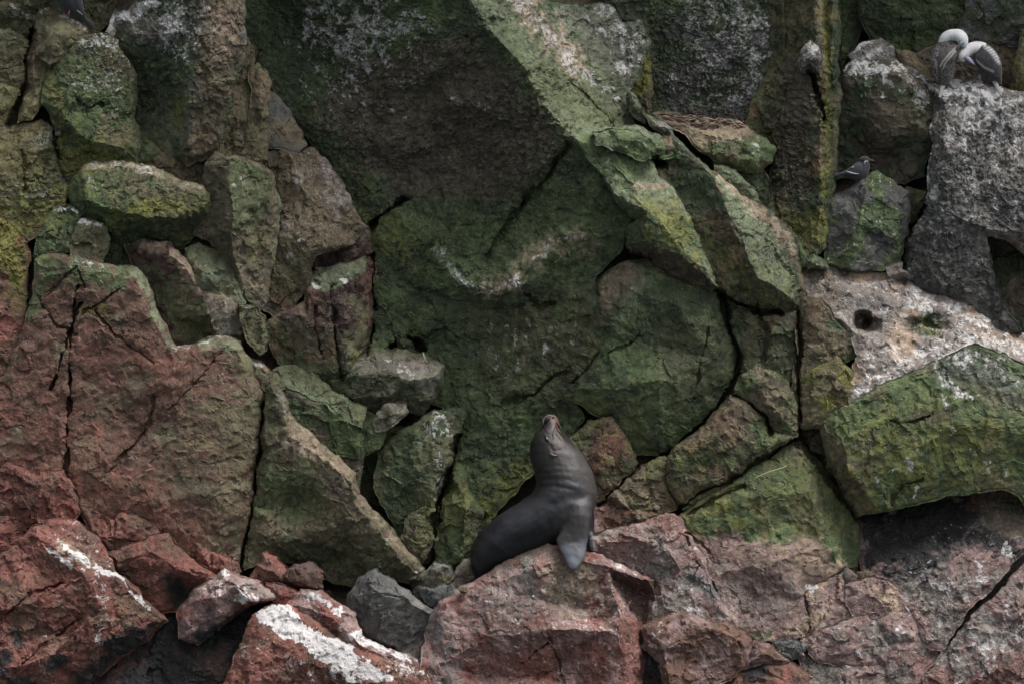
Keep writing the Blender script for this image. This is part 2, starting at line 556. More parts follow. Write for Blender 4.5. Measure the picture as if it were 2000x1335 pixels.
# ------------------------------------------------------------------ cracks and hollows cut into the stone
crack(3, 22, '152,560 142,620 125,690 108,740 96,760')
crack(3, 24, '160,590 140,640 137,700 134,800 132,880 128,930')
crack(2.4, 10, '185,610 215,645 260,680 300,705')
crack(2.2, 8, '70,575 110,640 150,655')
crack(2.2, 9, '235,560 200,592 165,610 150,640')
crack(2.2, 8, '75,590 100,565 150,520 165,560')
crack(3, 10, '300,780 285,850 250,880 205,930')
crack(2, 6, '430,690 390,740 330,800')
crack(3, 16, '645,560 650,620 658,680 668,740')
crack(3, 10, '612,600 618,650 625,690')
crack(9, 26, '1112,288 1085,320 1060,360 1022,398')
crack(5, 16, '1022,398 990,440 955,495')
crack(5, 14, '1118,722 1080,735 1050,765 1020,782 985,788')
crack(3, 10, '1170,690 1150,715 1120,745')
crack(3, 9, '895,660 870,640 845,645 830,660')
crack(6, 16, '1025,575 1050,600 1080,590')
crack(3, 9, '1250,655 1215,680 1190,690')
crack(3, 9, '1385,640 1370,700 1355,780')
crack(3, 12, '1480,595 1500,650 1490,700')
crack(3, 9, '1110,160 1160,205 1200,245')
crack(5, 12, '42,292 46,330 44,372')
crack(3, 10, '44,352 70,350 86,360')
crack(5, 14, '1345,1000 1400,975 1450,945')
crack(3, 8, '1575,1165 1584,1215 1572,1240')
crack(3, 8, '1340,1040 1375,1065 1390,1090')
crack(3, 12, '1740,820 1775,828 1812,812')
crack(3, 9, '1740,985 1765,945 1800,930')
crack(3, 10, '0,1210 60,1160 120,1140')
crack(3, 10, '40,1290 90,1260 150,1210')
crack(3, 8, '1070,1235 1090,1290 1100,1330')
crack(3, 7, '1020,1290 1070,1255')
crack(3, 10, '1340,1050 1360,1100 1400,1150')
crack(5, 12, '150,200 170,215 200,205')
dent(1684, 625, 19, 17, 55, 5)
dent(1703, 635, 17, 13, 36, 4)
dent(1796, 640, 34, 18, 30, 4)
dent(1826, 628, 24, 22, 28, 4)
dent(1760, 555, 14, 8, 12)
dent(295, 200, 40, 60, 25, 2)
dent(570, 985, 55, 45, 26, 2)
dent(640, 1090, 60, 40, 30, 2)
dent(960, 700, 60, 80, 6, 2)
dent(345, 1165, 30, 40, 40, 2)

crack(8, 50, '766,680 782,664 800,657 815,664 826,680')
crack(6, 45, '724,450 740,425 765,408 786,394')
crack(8, 45, '1582,140 1590,165 1604,200 1612,232')
crack(9, 40, '1278,312 1292,322')
crack(7, 45, '1406,578 1422,635 1441,685 1440,735')
crack(5, 35, '1440,738 1412,786 1370,828 1320,868 1290,890')
crack(6, 40, '1215,480 1225,498 1262,506')
crack(5, 35, '1398,566 1440,590 1482,605 1530,617')
crack(3, 30, '1330,986 1440,926 1500,889 1556,856')
crack(8, 40, '1566,862 1600,908 1640,962 1672,1016')
crack(3, 40, '514,790 507,870 503,930 499,960 490,1005 479,1062 470,1112')
crack(8, 50, '897,850 884,905 866,958 853,990 848,1060 838,1100')
crack(5, 40, '725,500 730,560 722,640 712,690')
crack(3, 30, '1246,912 1206,953 1168,985')
crack(5, 35, '1560,610 1566,660 1560,720 1556,780 1560,840')
crack(3, 30, '1432,774 1470,792 1500,816 1508,848')
crack(3, 30, '1806,400 1790,430 1770,470 1766,525')
crack(3, 20, '105,250 110,300 122,350')
crack(6, 35, '66,60 56,112 48,165 40,200 20,245')

# ------------------------------------------------------------------ what grows and lies on the stone, with some light and shade in the colours
def P(col, s, r, pts, only=None, rag=.55): paint(col, s, r, pts, False, rag, only)
def A(col, s, r, pts, only=None, rag=.55): paint(col, s, r, pts, True, rag, only)
# great slab
G = 'greatslab'
A('dkgreen', .9, 30, '450,-70 660,-70 640,120 560,200 450,100', G)
A('dkbrown', .85, 40, '680,130 900,60 1010,150 1100,270 1000,400 800,390 700,330 620,220', G)
A('green', .75, 35, '800,400 960,420 1090,360 1180,380 1240,430 1180,520 1000,560 880,540 780,470', G)
A('lgreen', .8, 10, '885,-70 1020,-70 1080,10 1200,10 1280,60 1240,250 1120,268 1060,205 1025,132 950,50', G)
A('grey', .5, 26, '1060,0 1280,20 1240,180 1150,120', G, .9)
A('olive', .55, 24, '1010,110 1150,160 1230,230 1120,262 1060,200', G, .9)
A('olive', .4, 40, '900,600 1180,560 1190,700 1100,790 950,780', G, .9)
A('brown', .32, 30, '1000,610 1150,590 1160,650 1020,700', G, .9)
A('green', .5, 40, '880,780 1120,780 1060,920 920,1020', G)
P('moss', .35, 35, '930,1000 980,960 1010,930', G, .9)
P('tan', .4, 24, '960,560 1020,535 1060,490 1110,465 1150,475', G, .8)
P('guano', .52, 13, '845,475 870,515 905,555 960,568 1010,548 1050,505 1090,465 1140,465', G, .7)
P('tan', .8, 24, '985,-30 1020,10 1055,50 1085,85 1122,122', G, .9)
P('guano', .62, 22, '985,-30 1020,10 1055,50 1085,85 1122,122', G, .6)
P('guano', .6, 14, '1120,125 1160,160 1215,190', G, .8)
P('guano', .62, 36, '1190,40 1240,70 1225,120', G, .8)
P('guano', .62, 55, '660,-20 720,50 700,120 640,60', G, .9)
P('guano', .6, 40, '700,110 750,70 800,40', G, .9)
P('guano', .5, 40, '660,170 720,190 620,150', G, .9)
P('guano', .5, 16, '780,160 830,140 870,118', G, .8)
P('guano', .45, 12, '900,195 950,215 990,240', G, .8)
P('crust', .6, 110, '640,20 740,120 860,110', G)
P('crust', .6, 110, '700,240 900,260 1000,240', G)
P('guano', .4, 22, '740,400 790,405 830,430', G, .9)
for _x, _y, _l in ((985, 600, 110), (1002, 590, 90), (1022, 600, 95), (972, 670, 55), (1058, 650, 60), (1060, 690, 60), (940, 700, 60), (1118, 620, 50), (1065, 520, 45), (1085, 500, 40), (925, 760, 60), (1050, 730, 40)):
    P('guano', .40, 4.5, f'{_x},{_y} {_x+5},{_y+_l*.5} {_x-2},{_y+_l}', G, 1.4)
# ridge
A('moss', .5, 18, '1262,395 1330,390 1385,520 1300,470', 'ridgestep', .8)
A('maroon', .85, 7, '1222,482 1290,480 1340,505 1400,562 1340,566 1230,510', 'ridgestep', .5)
A('dkgreen', .7, 14, '1170,330 1240,430 1262,470 1222,490 1180,400', 'ridgestep', .7)
P('guano', .38, 22, '1190,310 1250,330 1300,360', 'ridgestep', .9)
P('tan', .5, 8, '1235,362 1300,362', 'ridgestep')
A('lgreen', .9, 8, '1400,345 1470,400 1545,520 1570,600 1540,590 1480,545 1450,480 1425,420', 'ridgeright', .7)
P('guano', .4, 8, '1315,270 1375,325 1400,350 1440,390', 'ridgeright', .8)
A('olive', .6, 12, '1430,560 1500,545 1570,600 1540,625 1460,600', 'ridgeright', .8)
A('tan', .55, 12, '1405,345 1450,370 1540,450 1558,500 1520,470', 'ridgeright ridgeback', .9)
P('guano', .4, 16, '1490,420 1540,460 1555,500', 'ridgeright ridgeback', .9)
P('orange', .35, 12, '1440,500 1450,520', 'ridgeright', .8)
A('tan', .65, 10, '1275,222 1400,236 1450,240 1480,265 1420,275 1370,285 1330,262', 'nestrock', .8)
P('maroon', .7, 12, '1285,226 1330,240 1370,244', 'nestrock', .7)
P('guano', .4, 14, '1440,270 1490,290 1400,300', 'nestrock', .9)
# dome
A('brown', .75, 16, '1155,570 1215,512 1262,512 1250,560 1195,610 1180,650 1160,630', 'dome', .7)
A('tan', .35, 16, '1175,545 1225,520 1245,540 1190,600', 'dome', .7)
A('lgreen', .6, 14, '1250,530 1288,530 1225,620 1190,655 1190,620', 'dome', .7)
A('olive', .45, 40, '1280,640 1400,620 1390,780 1300,800', 'dome', .9)
P('guano', .5, 5, '1230,560 1245,580', 'dome', .8)
P('moss', .35, 12, '1130,790 1180,800', 'dome')
A('dkgreen', .5, 40, '1130,740 1300,760 1300,880 1200,850', 'dome', .9)
# grey wall, buttress
A('guano', .5, 40, '1320,-60 1510,-60 1510,140 1450,230 1340,220 1300,100', 'greywall', .9)
P('guano', .62, 26, '1440,40 1490,60 1470,100 1480,150', 'greywall', .8)
P('green', .6, 40, '1210,-20 1260,30 1340,10', 'greywall', .8)
P('crust', .6, 150, '1350,60 1450,150', 'greywall')
P('maroon', .5, 16, '1340,225 1400,235 1440,232', 'greywall', .8)
P('moss', .75, 12, '1608,-60 1614,60 1616,200 1612,330 1604,470', 'buttress', .8)  # yellow light along the edge put into the colour
P('tan', .4, 6, '1600,0 1604,100 1602,250 1598,330', 'buttress', .9)
P('moss', .55, 38, '1500,440 1560,470 1590,440', 'buttress', .8)
A('dkbrown', .8, 30, '1515,120 1585,120 1590,380 1520,380', 'buttress', .8)
P('olive', .8, 24, '1500,90 1480,190 1462,235', 'buttress', .8)
P('orange', .35, 10, '1470,215 1478,225', 'buttress', .8)
P('orange', .35, 8, '1596,320 1590,345', 'buttress', .8)
P('guano', .8, 22, '1585,105', 'knobwhite', .6)
P('guano', .5, 4, '1626,80 1628,180', 'buttress', .9)
P('crust', .6, 60, '1550,200 1540,350', 'buttress')
# upper corner behind the birds
P('green', .6, 30, '1760,10 1850,20 1820,60', 'backmoss_b', .9)
P('guano', .45, 7, '1912,-10 1908,40', 'backgrey', .9)
P('guano', .6, 30, '1680,100 1730,110', 'capgrey', .9)
P('guano', .72, 20, '1665,135 1700,130 1740,132', 'capboulder', .9)
for _x, _l in ((1670, 18), (1682, 40), (1694, 26), (1702, 60), (1714, 34), (1724, 48), (1735, 26), (1690, 80)):
    P('guano', .55, 2.6, f'{_x},140 {_x+1},{150+_l}', 'capboulder', .9)
P('guano', .55, 24, '1765,145 1790,170 1812,200', 'capboulder', .9)
P('green', .6, 22, '1740,170 1760,190', 'capboulder', .8)
P('brown', .6, 24, '1750,215 1790,230 1740,270', 'capboulder', .9)
A('pinkgrey', .25, 40, '1755,120 1960,150 2080,180 2080,330 1830,300 1800,170', 'birdrock', 1.0)
A('guano', .43, 40, '1755,120 1960,150 2080,180 2080,480 1960,440 1900,560 1800,540 1830,300 1800,170', 'birdrock', .9)
P('guano', .95, 26, '1850,180 1900,172 1950,190 1900,205', 'birdrock', .7)
P('guano', .66, 30, '1800,165 1840,190 1900,230 1990,230', 'birdrock', .8)
A('dkgrey', .8, 40, '1790,300 1880,320 1900,540 1800,540', 'birdrock', .9)
P('crust', .38, 200, '1900,260 1900,480', 'birdrock')
P('orange', .4, 14, '1990,480 2010,485', 'birdrock overhang_edge', .8)
for _x, _y, _l in ((1818, 230, 90), (1832, 260, 120), (1812, 320, 70), (1880, 210, 50), (1905, 215, 60), (1850, 230, 60)):
    P('guano', .6, 4, f'{_x},{_y} {_x-2},{_y+_l}', 'birdrock', .8)
P('guano', .4, 40, '1700,440 1670,470 1640,490', 'ternrock', .9)
for _x, _y, _l in ((1718, 342, 26), (1703, 350, 22), (1740, 356, 16)):
    P('guano', .7, 1.8, f'{_x},{_y} {_x+3},{_y+_l}', 'ternrock', .4)
# guano slope
A('guano', .42, 18, '1560,522 1760,545 1950,625 2080,660 2080,720 1900,676 1740,745 1665,790 1670,690 1610,600', 'guanoslope', .8)
P('guano', .66, 26, '1690,760 1760,720 1850,690 1950,670 2020,680', 'guanoslope', .8)
P('guano', .62, 26, '1760,570 1850,600 1930,640', 'guanoslope', .8)
P('dkgrey', .6, 22, '1640,580 1690,600 1740,610 1770,620', 'guanoslope', .9)
P('dkbrown', .9, 24, '1692,628', 'guanoslope', .3)
A('dkgreen', .9, 9, '1765,640 1800,610 1830,605 1848,632 1820,655 1780,655', 'guanoslope', .6)
P('moss', .5, 12, '1805,640 1830,640', 'guanoslope', .8)
P('brown', .6, 20, '1575,535 1620,545 1630,570', 'guanoslope', .9)
P('guano', .5, 8, '1612,610 1625,640', 'slopeend', .8)
P('redbrown', .6, 14, '1585,600 1580,630', 'slopeend', .8)
A('brown', .8, 12, '1560,740 1600,740 1612,840 1560,840', 'yellowboulder', .8)
# great green block
A('brown', .85, 7, '1600,815 1640,862 1668,928 1716,998 1660,1015 1600,850', 'greenblock', .4)
P('moss', .4, 45, '1720,880 1800,900 1900,850', 'greenblock', 1.3)
P('guano', .6, 14, '1840,720 1850,760 1880,770 1900,772', 'greenblock', .8)
P('guano', .56, 26, '1850,700 1900,700 1950,720', 'greenblock', .9)
P('guano', .5, 10, '1960,740 2000,760', 'greenblock', .9)
P('slate', .6, 40, '1860,720 1940,730 1980,770', 'greenblock', .9)
for _x, _y, _l in ((1790, 955, 14), (1775, 900, 12), (1745, 905, 14), (1930, 900, 20), (1960, 905, 16), (1848, 780, 24), (1700, 860, 10), (1860, 840, 12), (1900, 880, 12), (1712, 930, 12)):
    P('guano', .62, 7, f'{_x},{_y} {_x+1},{_y+_l}', 'greenblock', .8)
P('lgreen', .4, 14, '1610,808 1665,782 1740,742', 'greenblock', .7)
# charred rock and the cracked pink flank
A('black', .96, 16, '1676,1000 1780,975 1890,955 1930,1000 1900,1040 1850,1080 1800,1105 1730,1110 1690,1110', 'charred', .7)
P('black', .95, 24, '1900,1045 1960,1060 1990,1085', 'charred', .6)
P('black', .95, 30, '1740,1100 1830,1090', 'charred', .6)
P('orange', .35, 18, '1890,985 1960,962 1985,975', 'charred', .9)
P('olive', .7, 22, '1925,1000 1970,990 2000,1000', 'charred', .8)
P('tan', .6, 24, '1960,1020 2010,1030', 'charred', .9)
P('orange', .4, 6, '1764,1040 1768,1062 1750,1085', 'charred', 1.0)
for _x, _y, _l in ((1845, 1150, 40), (1822, 1140, 60), (1915, 1110, 60), (1925, 1130, 40), (1965, 1060, 40), (1770, 1180, 20), (1760, 1215, 40), (1835, 1190, 30), (1890, 1150, 30)):
    P('guano', .66, 8, f'{_x},{_y} {_x+2},{_y+_l}', 'charred split_c', .9)
for _x, _y, _l in ((1925, 1250, 60), (1935, 1200, 80), (1900, 1230, 30), (1870, 1290, 40), (1960, 1220, 40), (1985, 1190, 50)):
    P('guano', .6, 10, f'{_x},{_y} {_x+2},{_y+_l}', 'cornerrock', 1.0)
P('red', .6, 40, '1990,1290 1950,1330 2020,1330', 'cornerrock', .9)
P('red', .5, 24, '1830,1330 1810,1300', 'cornerrock split_d', .9)
A('pink', .92, 9, '1335,1042 1380,1050 1430,1030 1470,1050 1520,1062 1570,1050 1610,1060 1640,1110 1700,1150 1440,1260 1380,1120', 'greenpink', .8)
A('tan', .75, 16, '1540,1068 1600,1050 1645,1110 1590,1140 1545,1120', 'greenpink', .9)
P('maroon', .8, 40, '1390,1075 1450,1095 1500,1130 1480,1170', 'greenpink', 1.1)
P('moss', .5, 16, '1345,1010 1400,985 1450,1020', 'greenpink', 1.0)
P('moss', .4, 12, '1590,1040 1560,1020', 'greenpink', .9)
P('dkgreen', .5, 26, '1600,960 1640,1030', 'greenpink', .7)
P('guano', .66, 10, '1575,1138 1590,1150', 'greenpink split_b', .8)
P('guano', .5, 10, '1655,1160 1668,1185', 'split_a split_b', .9)
for _k in ('split_a', 'split_c', 'split_d', 'split_e', 'split_b'):
    P('guano', .42, 60, '1600,1200 1700,1200 1700,1260 1760,1300', _k, 1.0)
P('guano', .55, 14, '1590,1285 1640,1292 1700,1300', 'split_e', .9)
P('grey', .6, 30, '1600,1300 1660,1300', 'split_e', .9)
P('slate', .85, 26, '1275,1110 1310,1120 1370,1140 1400,1170', 'pinkslope', .9)
P('dkgrey', .6, 18, '1240,1090 1280,1105', 'pinkslope', .9)
P('red', .45, 24, '1290,1020 1330,1040', 'pinkslope', .9)
P('guano', .44, 50, '1300,1060 1280,1170 1370,1150', 'pinkslope', 1.2)
P('guano', .8, 8, '1345,1190 1360,1188', 'pinkslope redwedge_a', .5)
P('guano', .42, 20, '1270,1225 1290,1240', 'redwedge_a', .9)
P('black', .95, 16, '1470,1318 1490,1310', 'redwedge_c', .6)
# sea lion rock
A('pinkgrey', .5, 40, '900,1150 1070,1070 1190,1100 1180,1200 1000,1240', 'sealrock', .9)
A('tan', .8, 24, '1040,1080 1110,1075 1180,1110 1190,1180 1100,1180 1060,1140', 'sealrock', 1.0)
P('slate', .75, 30, '840,1200 870,1260 880,1330', 'sealrock', .9)
P('grey', .8, 13, '1030,1080 1025,1110 1035,1150', 'sealrock', .7)
A('red', .8, 8, '1196,1140 1222,1210 1258,1225 1260,1420 1222,1420', 'sealrock', .6)
A('maroon', .85, 5, '1190,1106 1275,1132 1278,1190 1258,1222 1215,1160', 'sealrock', .4)
P('guano', .5, 9, '1165,1095 1200,1102 1240,1118', 'sealrock', 1.1)
P('guano', .5, 14, '1175,1165 1195,1180', 'sealrock', .9)
P('guano', .44, 60, '1060,1150 1150,1170 1190,1200', 'sealrock', 1.3)
P('guano', .36, 80, '950,1180 1100,1200 1100,1290 950,1300', 'sealrock', 1.0)
P('red', .55, 60, '950,1290 1080,1270 1180,1300', 'sealrock', 1.2)
P('maroon', .5, 40, '960,1220 1060,1250 1150,1330', 'sealrock', 1.3)
P('brown', .7, 22, '1100,1100 1080,1150 1130,1180', 'sealrock', 1.0)
# white splash and the red pile
A('guano', 1.0, 9, '500,1192 530,1184 562,1184 590,1215 640,1240 690,1262 705,1290 740,1300 765,1325 720,1326 660,1308 620,1290 590,1260 540,1238 505,1212', 'whiterock', .6)
P('guano', .7, 14, '600,1262 650,1300 700,1330', 'whiterock', .8)
P('guano', .45, 45, '500,1260 560,1290 640,1330', 'whiterock', 1.0)
P('guano', .75, 9, '594,1158 630,1172 665,1195', 'whiterock_back', .7)
P('guano', .8, 11, '690,1236 720,1252 770,1275 800,1290', 'whiterock_back', .6)
P('guano', .6, 16, '770,1300 820,1310', 'whiterock_back whiterock', .9)
P('guano', .82, 10, '437,1115 445,1130 460,1145 480,1165 500,1168', 'wedgewhite', .6)
P('guano', .55, 18, '430,1140 440,1160', 'wedgewhite', .9)
P('pinkgrey', .8, 14, '480,1145 530,1160', 'wedgewhite', .6)
P('guano', .4, 18, '400,1190 390,1170', 'wedgewhite', .9)
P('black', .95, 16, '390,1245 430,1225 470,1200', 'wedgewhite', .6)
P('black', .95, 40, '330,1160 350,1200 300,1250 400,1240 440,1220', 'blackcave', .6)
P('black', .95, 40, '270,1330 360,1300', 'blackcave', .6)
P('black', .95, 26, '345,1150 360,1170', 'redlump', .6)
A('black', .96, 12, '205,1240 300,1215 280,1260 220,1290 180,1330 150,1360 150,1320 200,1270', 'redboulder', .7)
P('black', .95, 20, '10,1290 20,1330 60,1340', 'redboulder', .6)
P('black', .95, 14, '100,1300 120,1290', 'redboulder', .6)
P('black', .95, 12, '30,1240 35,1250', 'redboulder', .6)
P('guano', .85, 8, '115,1055 140,1080 165,1095 180,1110 228,1120', 'redboulder', .7)
P('guano', .75, 7, '98,1072 120,1090 140,1105 165,1112', 'redboulder', .8)
P('tan', .7, 12, '120,1060 150,1085 180,1105', 'redboulder', .7)
P('guano', .82, 5, '230,1120 260,1160 290,1185', 'redboulder', .6)
P('guano', .55, 10, '198,1130 205,1170 195,1230 190,1260', 'redboulder', .9)
P('guano', .42, 40, '140,1030 190,1060', 'redboulder', 1.0)
P('guano', .3, 90, '60,1180 120,1240', 'redboulder', 1.0)
P('brown', .5, 18, '240,1170 280,1200 240,1210', 'redboulder', .8)
# arched rock
A('tan', .5, 12, '556,800 602,842 642,882 694,922 690,940 640,908 598,890 560,868', 'archrock', .9)  # sunlit tone of the crest put into the colour, next stroke too
P('tan', .45, 9, '702,965 740,1020 780,1068 812,1098', 'archrock', 1.2)
P('pinkgrey', .5, 10, '545,765 552,800', 'archrock', 1.0)
P('guano', .45, 10, '560,860 580,880', 'archrock', .9)
P('guano', .5, 7, '745,1030 760,1055', 'archrock', .9)
P('guano', .5, 10, '815,1110 815,1130', 'archrock', .9)
P('green', .8, 42, '540,960 570,990 600,960', 'archrock', .8)
P('brown', .6, 20, '500,1020 540,1035 580,1045', 'archrock', .7)
P('dkgreen', .8, 42, '560,1080 640,1080 720,1095', 'archrock', .8)
P('dkbrown', .6, 26, '660,950 680,1000 720,1060', 'archrock', .8)
P('guano', .55, 16, '855,812 870,830 880,850', 'pinnacle', .8)
P('guano', .5, 14, '830,830 860,900 850,950', 'pinnacle', 1.0)
P('moss', .4, 20, '840,1000 830,1050', 'pinnacle pinnacle_foot', .9)
P('moss', .5, 20, '905,960 890,1020 880,950', 'greenstack', .8)
P('guano', .4, 8, '835,1090 845,1050 852,1000', 'pinnacle_foot', .8)
# ledge with debris
A('pinkgrey', .75, 10, '660,722 720,685 830,700 862,718 850,765 800,752 760,728 700,732', 'nestledge', .7)
P('brown', .6, 14, '720,690 780,690 830,705', 'nestledge', .8)
P('guano', .6, 10, '765,705 800,725 805,742', 'nestledge', .9)
# columns and tumbled rocks
A('green', .92, 6, '447,308 490,316 532,350 524,420 480,445 452,455', 'greenside', .6)
P('moss', .4, 16, '500,440 490,500 510,470', 'greenside', .8)
P('tan', .55, 12, '480,540 500,560 470,520', 'greenside', .8)
P('lgreen', .7, 7, '545,370 546,430 532,500', 'greenside', .7)
P('guano', .55, 8, '490,345 500,340 455,365', 'greenside', .9)
P('guano', .38, 40, '620,330 650,380 690,430', 'tumbled', 1.0)
P('guano', .5, 10, '560,455 600,480 565,500', 'tumbled', .9)
A('olive', .7, 14, '530,480 600,500 600,570 540,590', 'tumbled', .8)
P('redbrown', .85, 18, '530,575 550,595', 'tumbled', .6)
A('lgreen', .92, 5, '602,544 620,522 700,512 716,488 712,530 668,562 636,574', 'shelfblock', .5)
P('guano', .7, 6, '614,552 622,560', 'shelfblock', .6)
P('guano', .85, 8, '672,548 680,552', 'shelfblock', .6)
P('olive', .6, 20, '700,600 695,680 690,720', 'shelfblock', .8)
P('dkgreen', .75, 24, '560,715 640,735 690,740', 'shelfblock', .8)
P('moss', .5, 10, '700,690 698,705', 'shelfblock', .8)
P('olive', .5, 22, '545,640 560,700', 'shelfblock', .9)
# red face
P('green', .85, 26, '75,520 130,522 180,530 240,535', 'redface', 1.2)
P('dkgreen', .6, 18, '70,560 66,600', 'redface', .8)
P('lgreen', .75, 10, '268,530 286,560 298,600 315,640 336,675', 'redface', .9)
P('guano', .45, 8, '140,510 200,518 250,522', 'redface', .9)
P('guano', .52, 8, '340,678 380,672 420,658 445,658 470,675', 'redface', .8)
P('lgreen', .6, 14, '400,672 450,668 480,700', 'redface', .8)
P('olive', .6, 30, '480,720 495,780 490,860', 'redface', .9)
P('olive', .6, 60, '380,880 440,820 480,920 460,1000', 'redface', 1.2)
P('moss', .5, 12, '165,605 205,605', 'redface', .9)
P('green', .5, 20, '90,540 60,600', 'redface', .9)
P('red', .5, 60, '10,900 140,960 250,1040 330,1060 20,760', 'redface', .9)
P('red', .4, 40, '180,680 330,720', 'redface', .9)
P('tan', .5, 12, '285,482 325,478 352,510 380,565 430,580 470,600', 'redslab', 1.2)  # sunlit rim put into the colour as tan
P('olive', .5, 22, '400,575 450,600 470,640', 'redslab', 1.0)  # lit right half of the slab put into the colour
P('guano', .45, 10, '440,610 450,640', 'redslab', .9)
P('green', .6, 22, '300,540 340,620 400,650', 'redslab', .9)
P('guano', .4, 14, '385,520 420,545', 'palewedge', .9)
P('guano', .75, 4, '490,708 515,716', 'sliver', .5)
P('tan', .6, 10, '488,705 520,720', 'sliver', .7)
# top corner
P('guano', .5, 40, '200,100 240,120 210,170 170,160', 'moss', 1.0)
P('guano', .6, 18, '170,85 200,85 220,100', 'moss', .9)
P('brown', .7, 24, '205,250 240,265 220,285', 'moss', .7)
A('moss', .75, 18, '105,280 160,285 235,300 220,325 160,330 130,370', 'moss', .8)
P('guano', .5, 16, '85,270 100,250', 'moss pinkish', .9)
P('crust', .45, 80, '200,120 180,200', 'moss')
P('moss', .5, 14, '100,150 115,200', 'moss', .8)
A('guano', .46, 30, '230,20 420,-40 410,120 300,120', 'pillar', .9)
P('guano', .8, 12, '212,60 222,35 250,30 285,12 310,5', 'pillar', .7)
P('guano', .62, 26, '350,20 330,60 370,70', 'pillar', .9)
P('crust', .5, 120, '330,40 340,120', 'pillar')
A('brown', .8, 14, '395,-60 478,-60 470,130 420,290 365,320 375,160', 'pillar', .8)
P('tan', .45, 24, '440,-20 435,90', 'pillar', .9)
P('moss', .55, 14, '350,200 345,250', 'pillar', .8)
P('redbrown', .6, 24, '380,290 400,270', 'pillar', .8)
P('olive', .6, 10, '470,60 466,130', 'pillar', .8)
P('crust', .25, 60, '420,60 410,180', 'pillar')
P('guano', .8, 6, '485,90 496,100', 'column_a', .6)
P('tan', .6, 10, '165,322 225,320 300,336 350,352 390,368', 'ledge', .9)
P('guano', .5, 8, '165,322 225,320 300,336 350,352 390,368', 'ledge', .7)
P('brown', .7, 14, '215,338 280,350', 'ledge', .8)
P('moss', .95, 17, '225,425 260,415 300,400 345,408 385,405', 'ledge', 1.2)
P('green', .7, 20, '160,390 200,410 240,395', 'ledge', 1.2)
P('dkgreen', .7, 20, '250,450 330,440 390,430', 'ledge', .9)
P('guano', .42, 18, '170,350 190,370', 'ledge', .9)
P('guano', .7, 8, '110,408 150,408', 'knob_a', .8)
P('guano', .8, 8, '160,432 195,440', 'knob_b', .8)
A('moss', .85, 18, '-80,420 10,425 60,490 40,560 0,540 -80,540', 'edge_moss', .9)
P('moss', .4, 18, '40,600 30,560', 'edge_moss', .9)
P('moss', .6, 30, '10,400 60,430 110,370', 'pinkish', 1.0)
P('guano', .42, 20, '70,270 90,260', 'pinkish', .9)
P('guano', .6, 6, '74,38 84,18 102,18', 'perch', .7)
P('guano', .62, 6, '117,30 150,40 168,58', 'perch', .7)
P('redbrown', .8, 11, '68,70 58,120 54,200', 'perch', .6)
P('guano', .65, 6, '22,10 50,30 70,38', 'backtop', .7)

# second pass: damp green over the joints, pale dusting on the flank
A('green', .6, 16, '262,130 380,120 372,200 350,300 300,290 262,240', 'pillar', 1.0)
P('dkgreen', .6, 26, '280,170 300,240', 'pillar', .8)
P('moss', .5, 10, '330,240 350,260 352,200', 'pillar', 1.0)
P('guano', .4, 70, '1780,1150 1900,1120 1960,1090', 'charred', 1.2)
P('guano', .4, 90, '1900,1250 1990,1180', 'cornerrock', 1.2)
P('pinkgrey', .5, 50, '1420,1160 1500,1190 1560,1180', 'greenpink', 1.0)
P('green', .5, 24, '520,880 530,950 510,1000', 'archrock', 1.0)
P('olive', .6, 40, '630,1000 700,1050 760,1110', 'archrock', 1.0)
P('green', .7, 30, '1150,840 1120,870 1110,900', 'besideseal', 1.0)
P('orange', .3, 24, '1190,850 1200,890', 'besideseal', 1.2)
P('green', .6, 22, '1200,930 1230,900', 'besideseal', 1.0)
P('green', .55, 24, '1480,840 1460,890 1520,860', 'slant_b', 1.0)
P('redbrown', .5, 22, '1360,870 1400,860 1420,810', 'slant_b', 1.0)
P('olive', .5, 30, '30,110 10,90', 'edge_a edge_b', 1.0)
P('green', .5, 30, '110,290 80,330 60,400', 'pinkish', 1.0)
P('guano', .3, 120, '850,250 1000,300', 'greatslab', 1.3)
P('guano', .3, 60, '760,520 800,600', 'greatslab', 1.4)

A('pinkgrey', .5, 14, '400,575 470,600 480,650 440,660 420,620', 'redslab', 1.1)  # lighter tint for the lit right half of the slab
P('guano', .45, 16, '440,600 450,640 470,620', 'redslab endblock', 1.2)
A('tan', .6, 8, '276,476 330,472 345,500 305,498', 'redslab', 1.0)  # widest part of the sunlit rim, tinted pale
P('crust', .4, 40, '200,400 300,410 380,400', 'ledge')
P('crust', .5, 60, '120,330 100,400', 'pinkish moss')
P('crust', .5, 40, '0,450 30,500', 'edge_moss')

A('green', .5, 14, '1000,60 1100,150 1200,240 1130,262 1060,190 960,50', 'greatslab', 1.6)
P('dkgreen', .5, 12, '930,20 990,90', 'greatslab', 1.6)
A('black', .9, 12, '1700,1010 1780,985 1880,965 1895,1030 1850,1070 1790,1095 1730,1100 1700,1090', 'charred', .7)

for _x, _y, _l in ((1850, 200, 90), (1865, 205, 60), (1885, 205, 110), (1915, 205, 80), (1940, 205, 100), (1965, 205, 70), (1985, 210, 110), (1830, 300, 120), (1900, 330, 90), (1950, 330, 80)):
    P('guano', .62, 7, f'{_x},{_y} {_x+4},{_y+_l*.5} {_x-3},{_y+_l}', 'birdrock', 1.3)
P('dkbrown', .6, 14, '950,1116 1010,1086 1060,1070 1095,1080', 'sealrock', 1.0)  # contact shade and wet stain under the sea lion, put into the colour
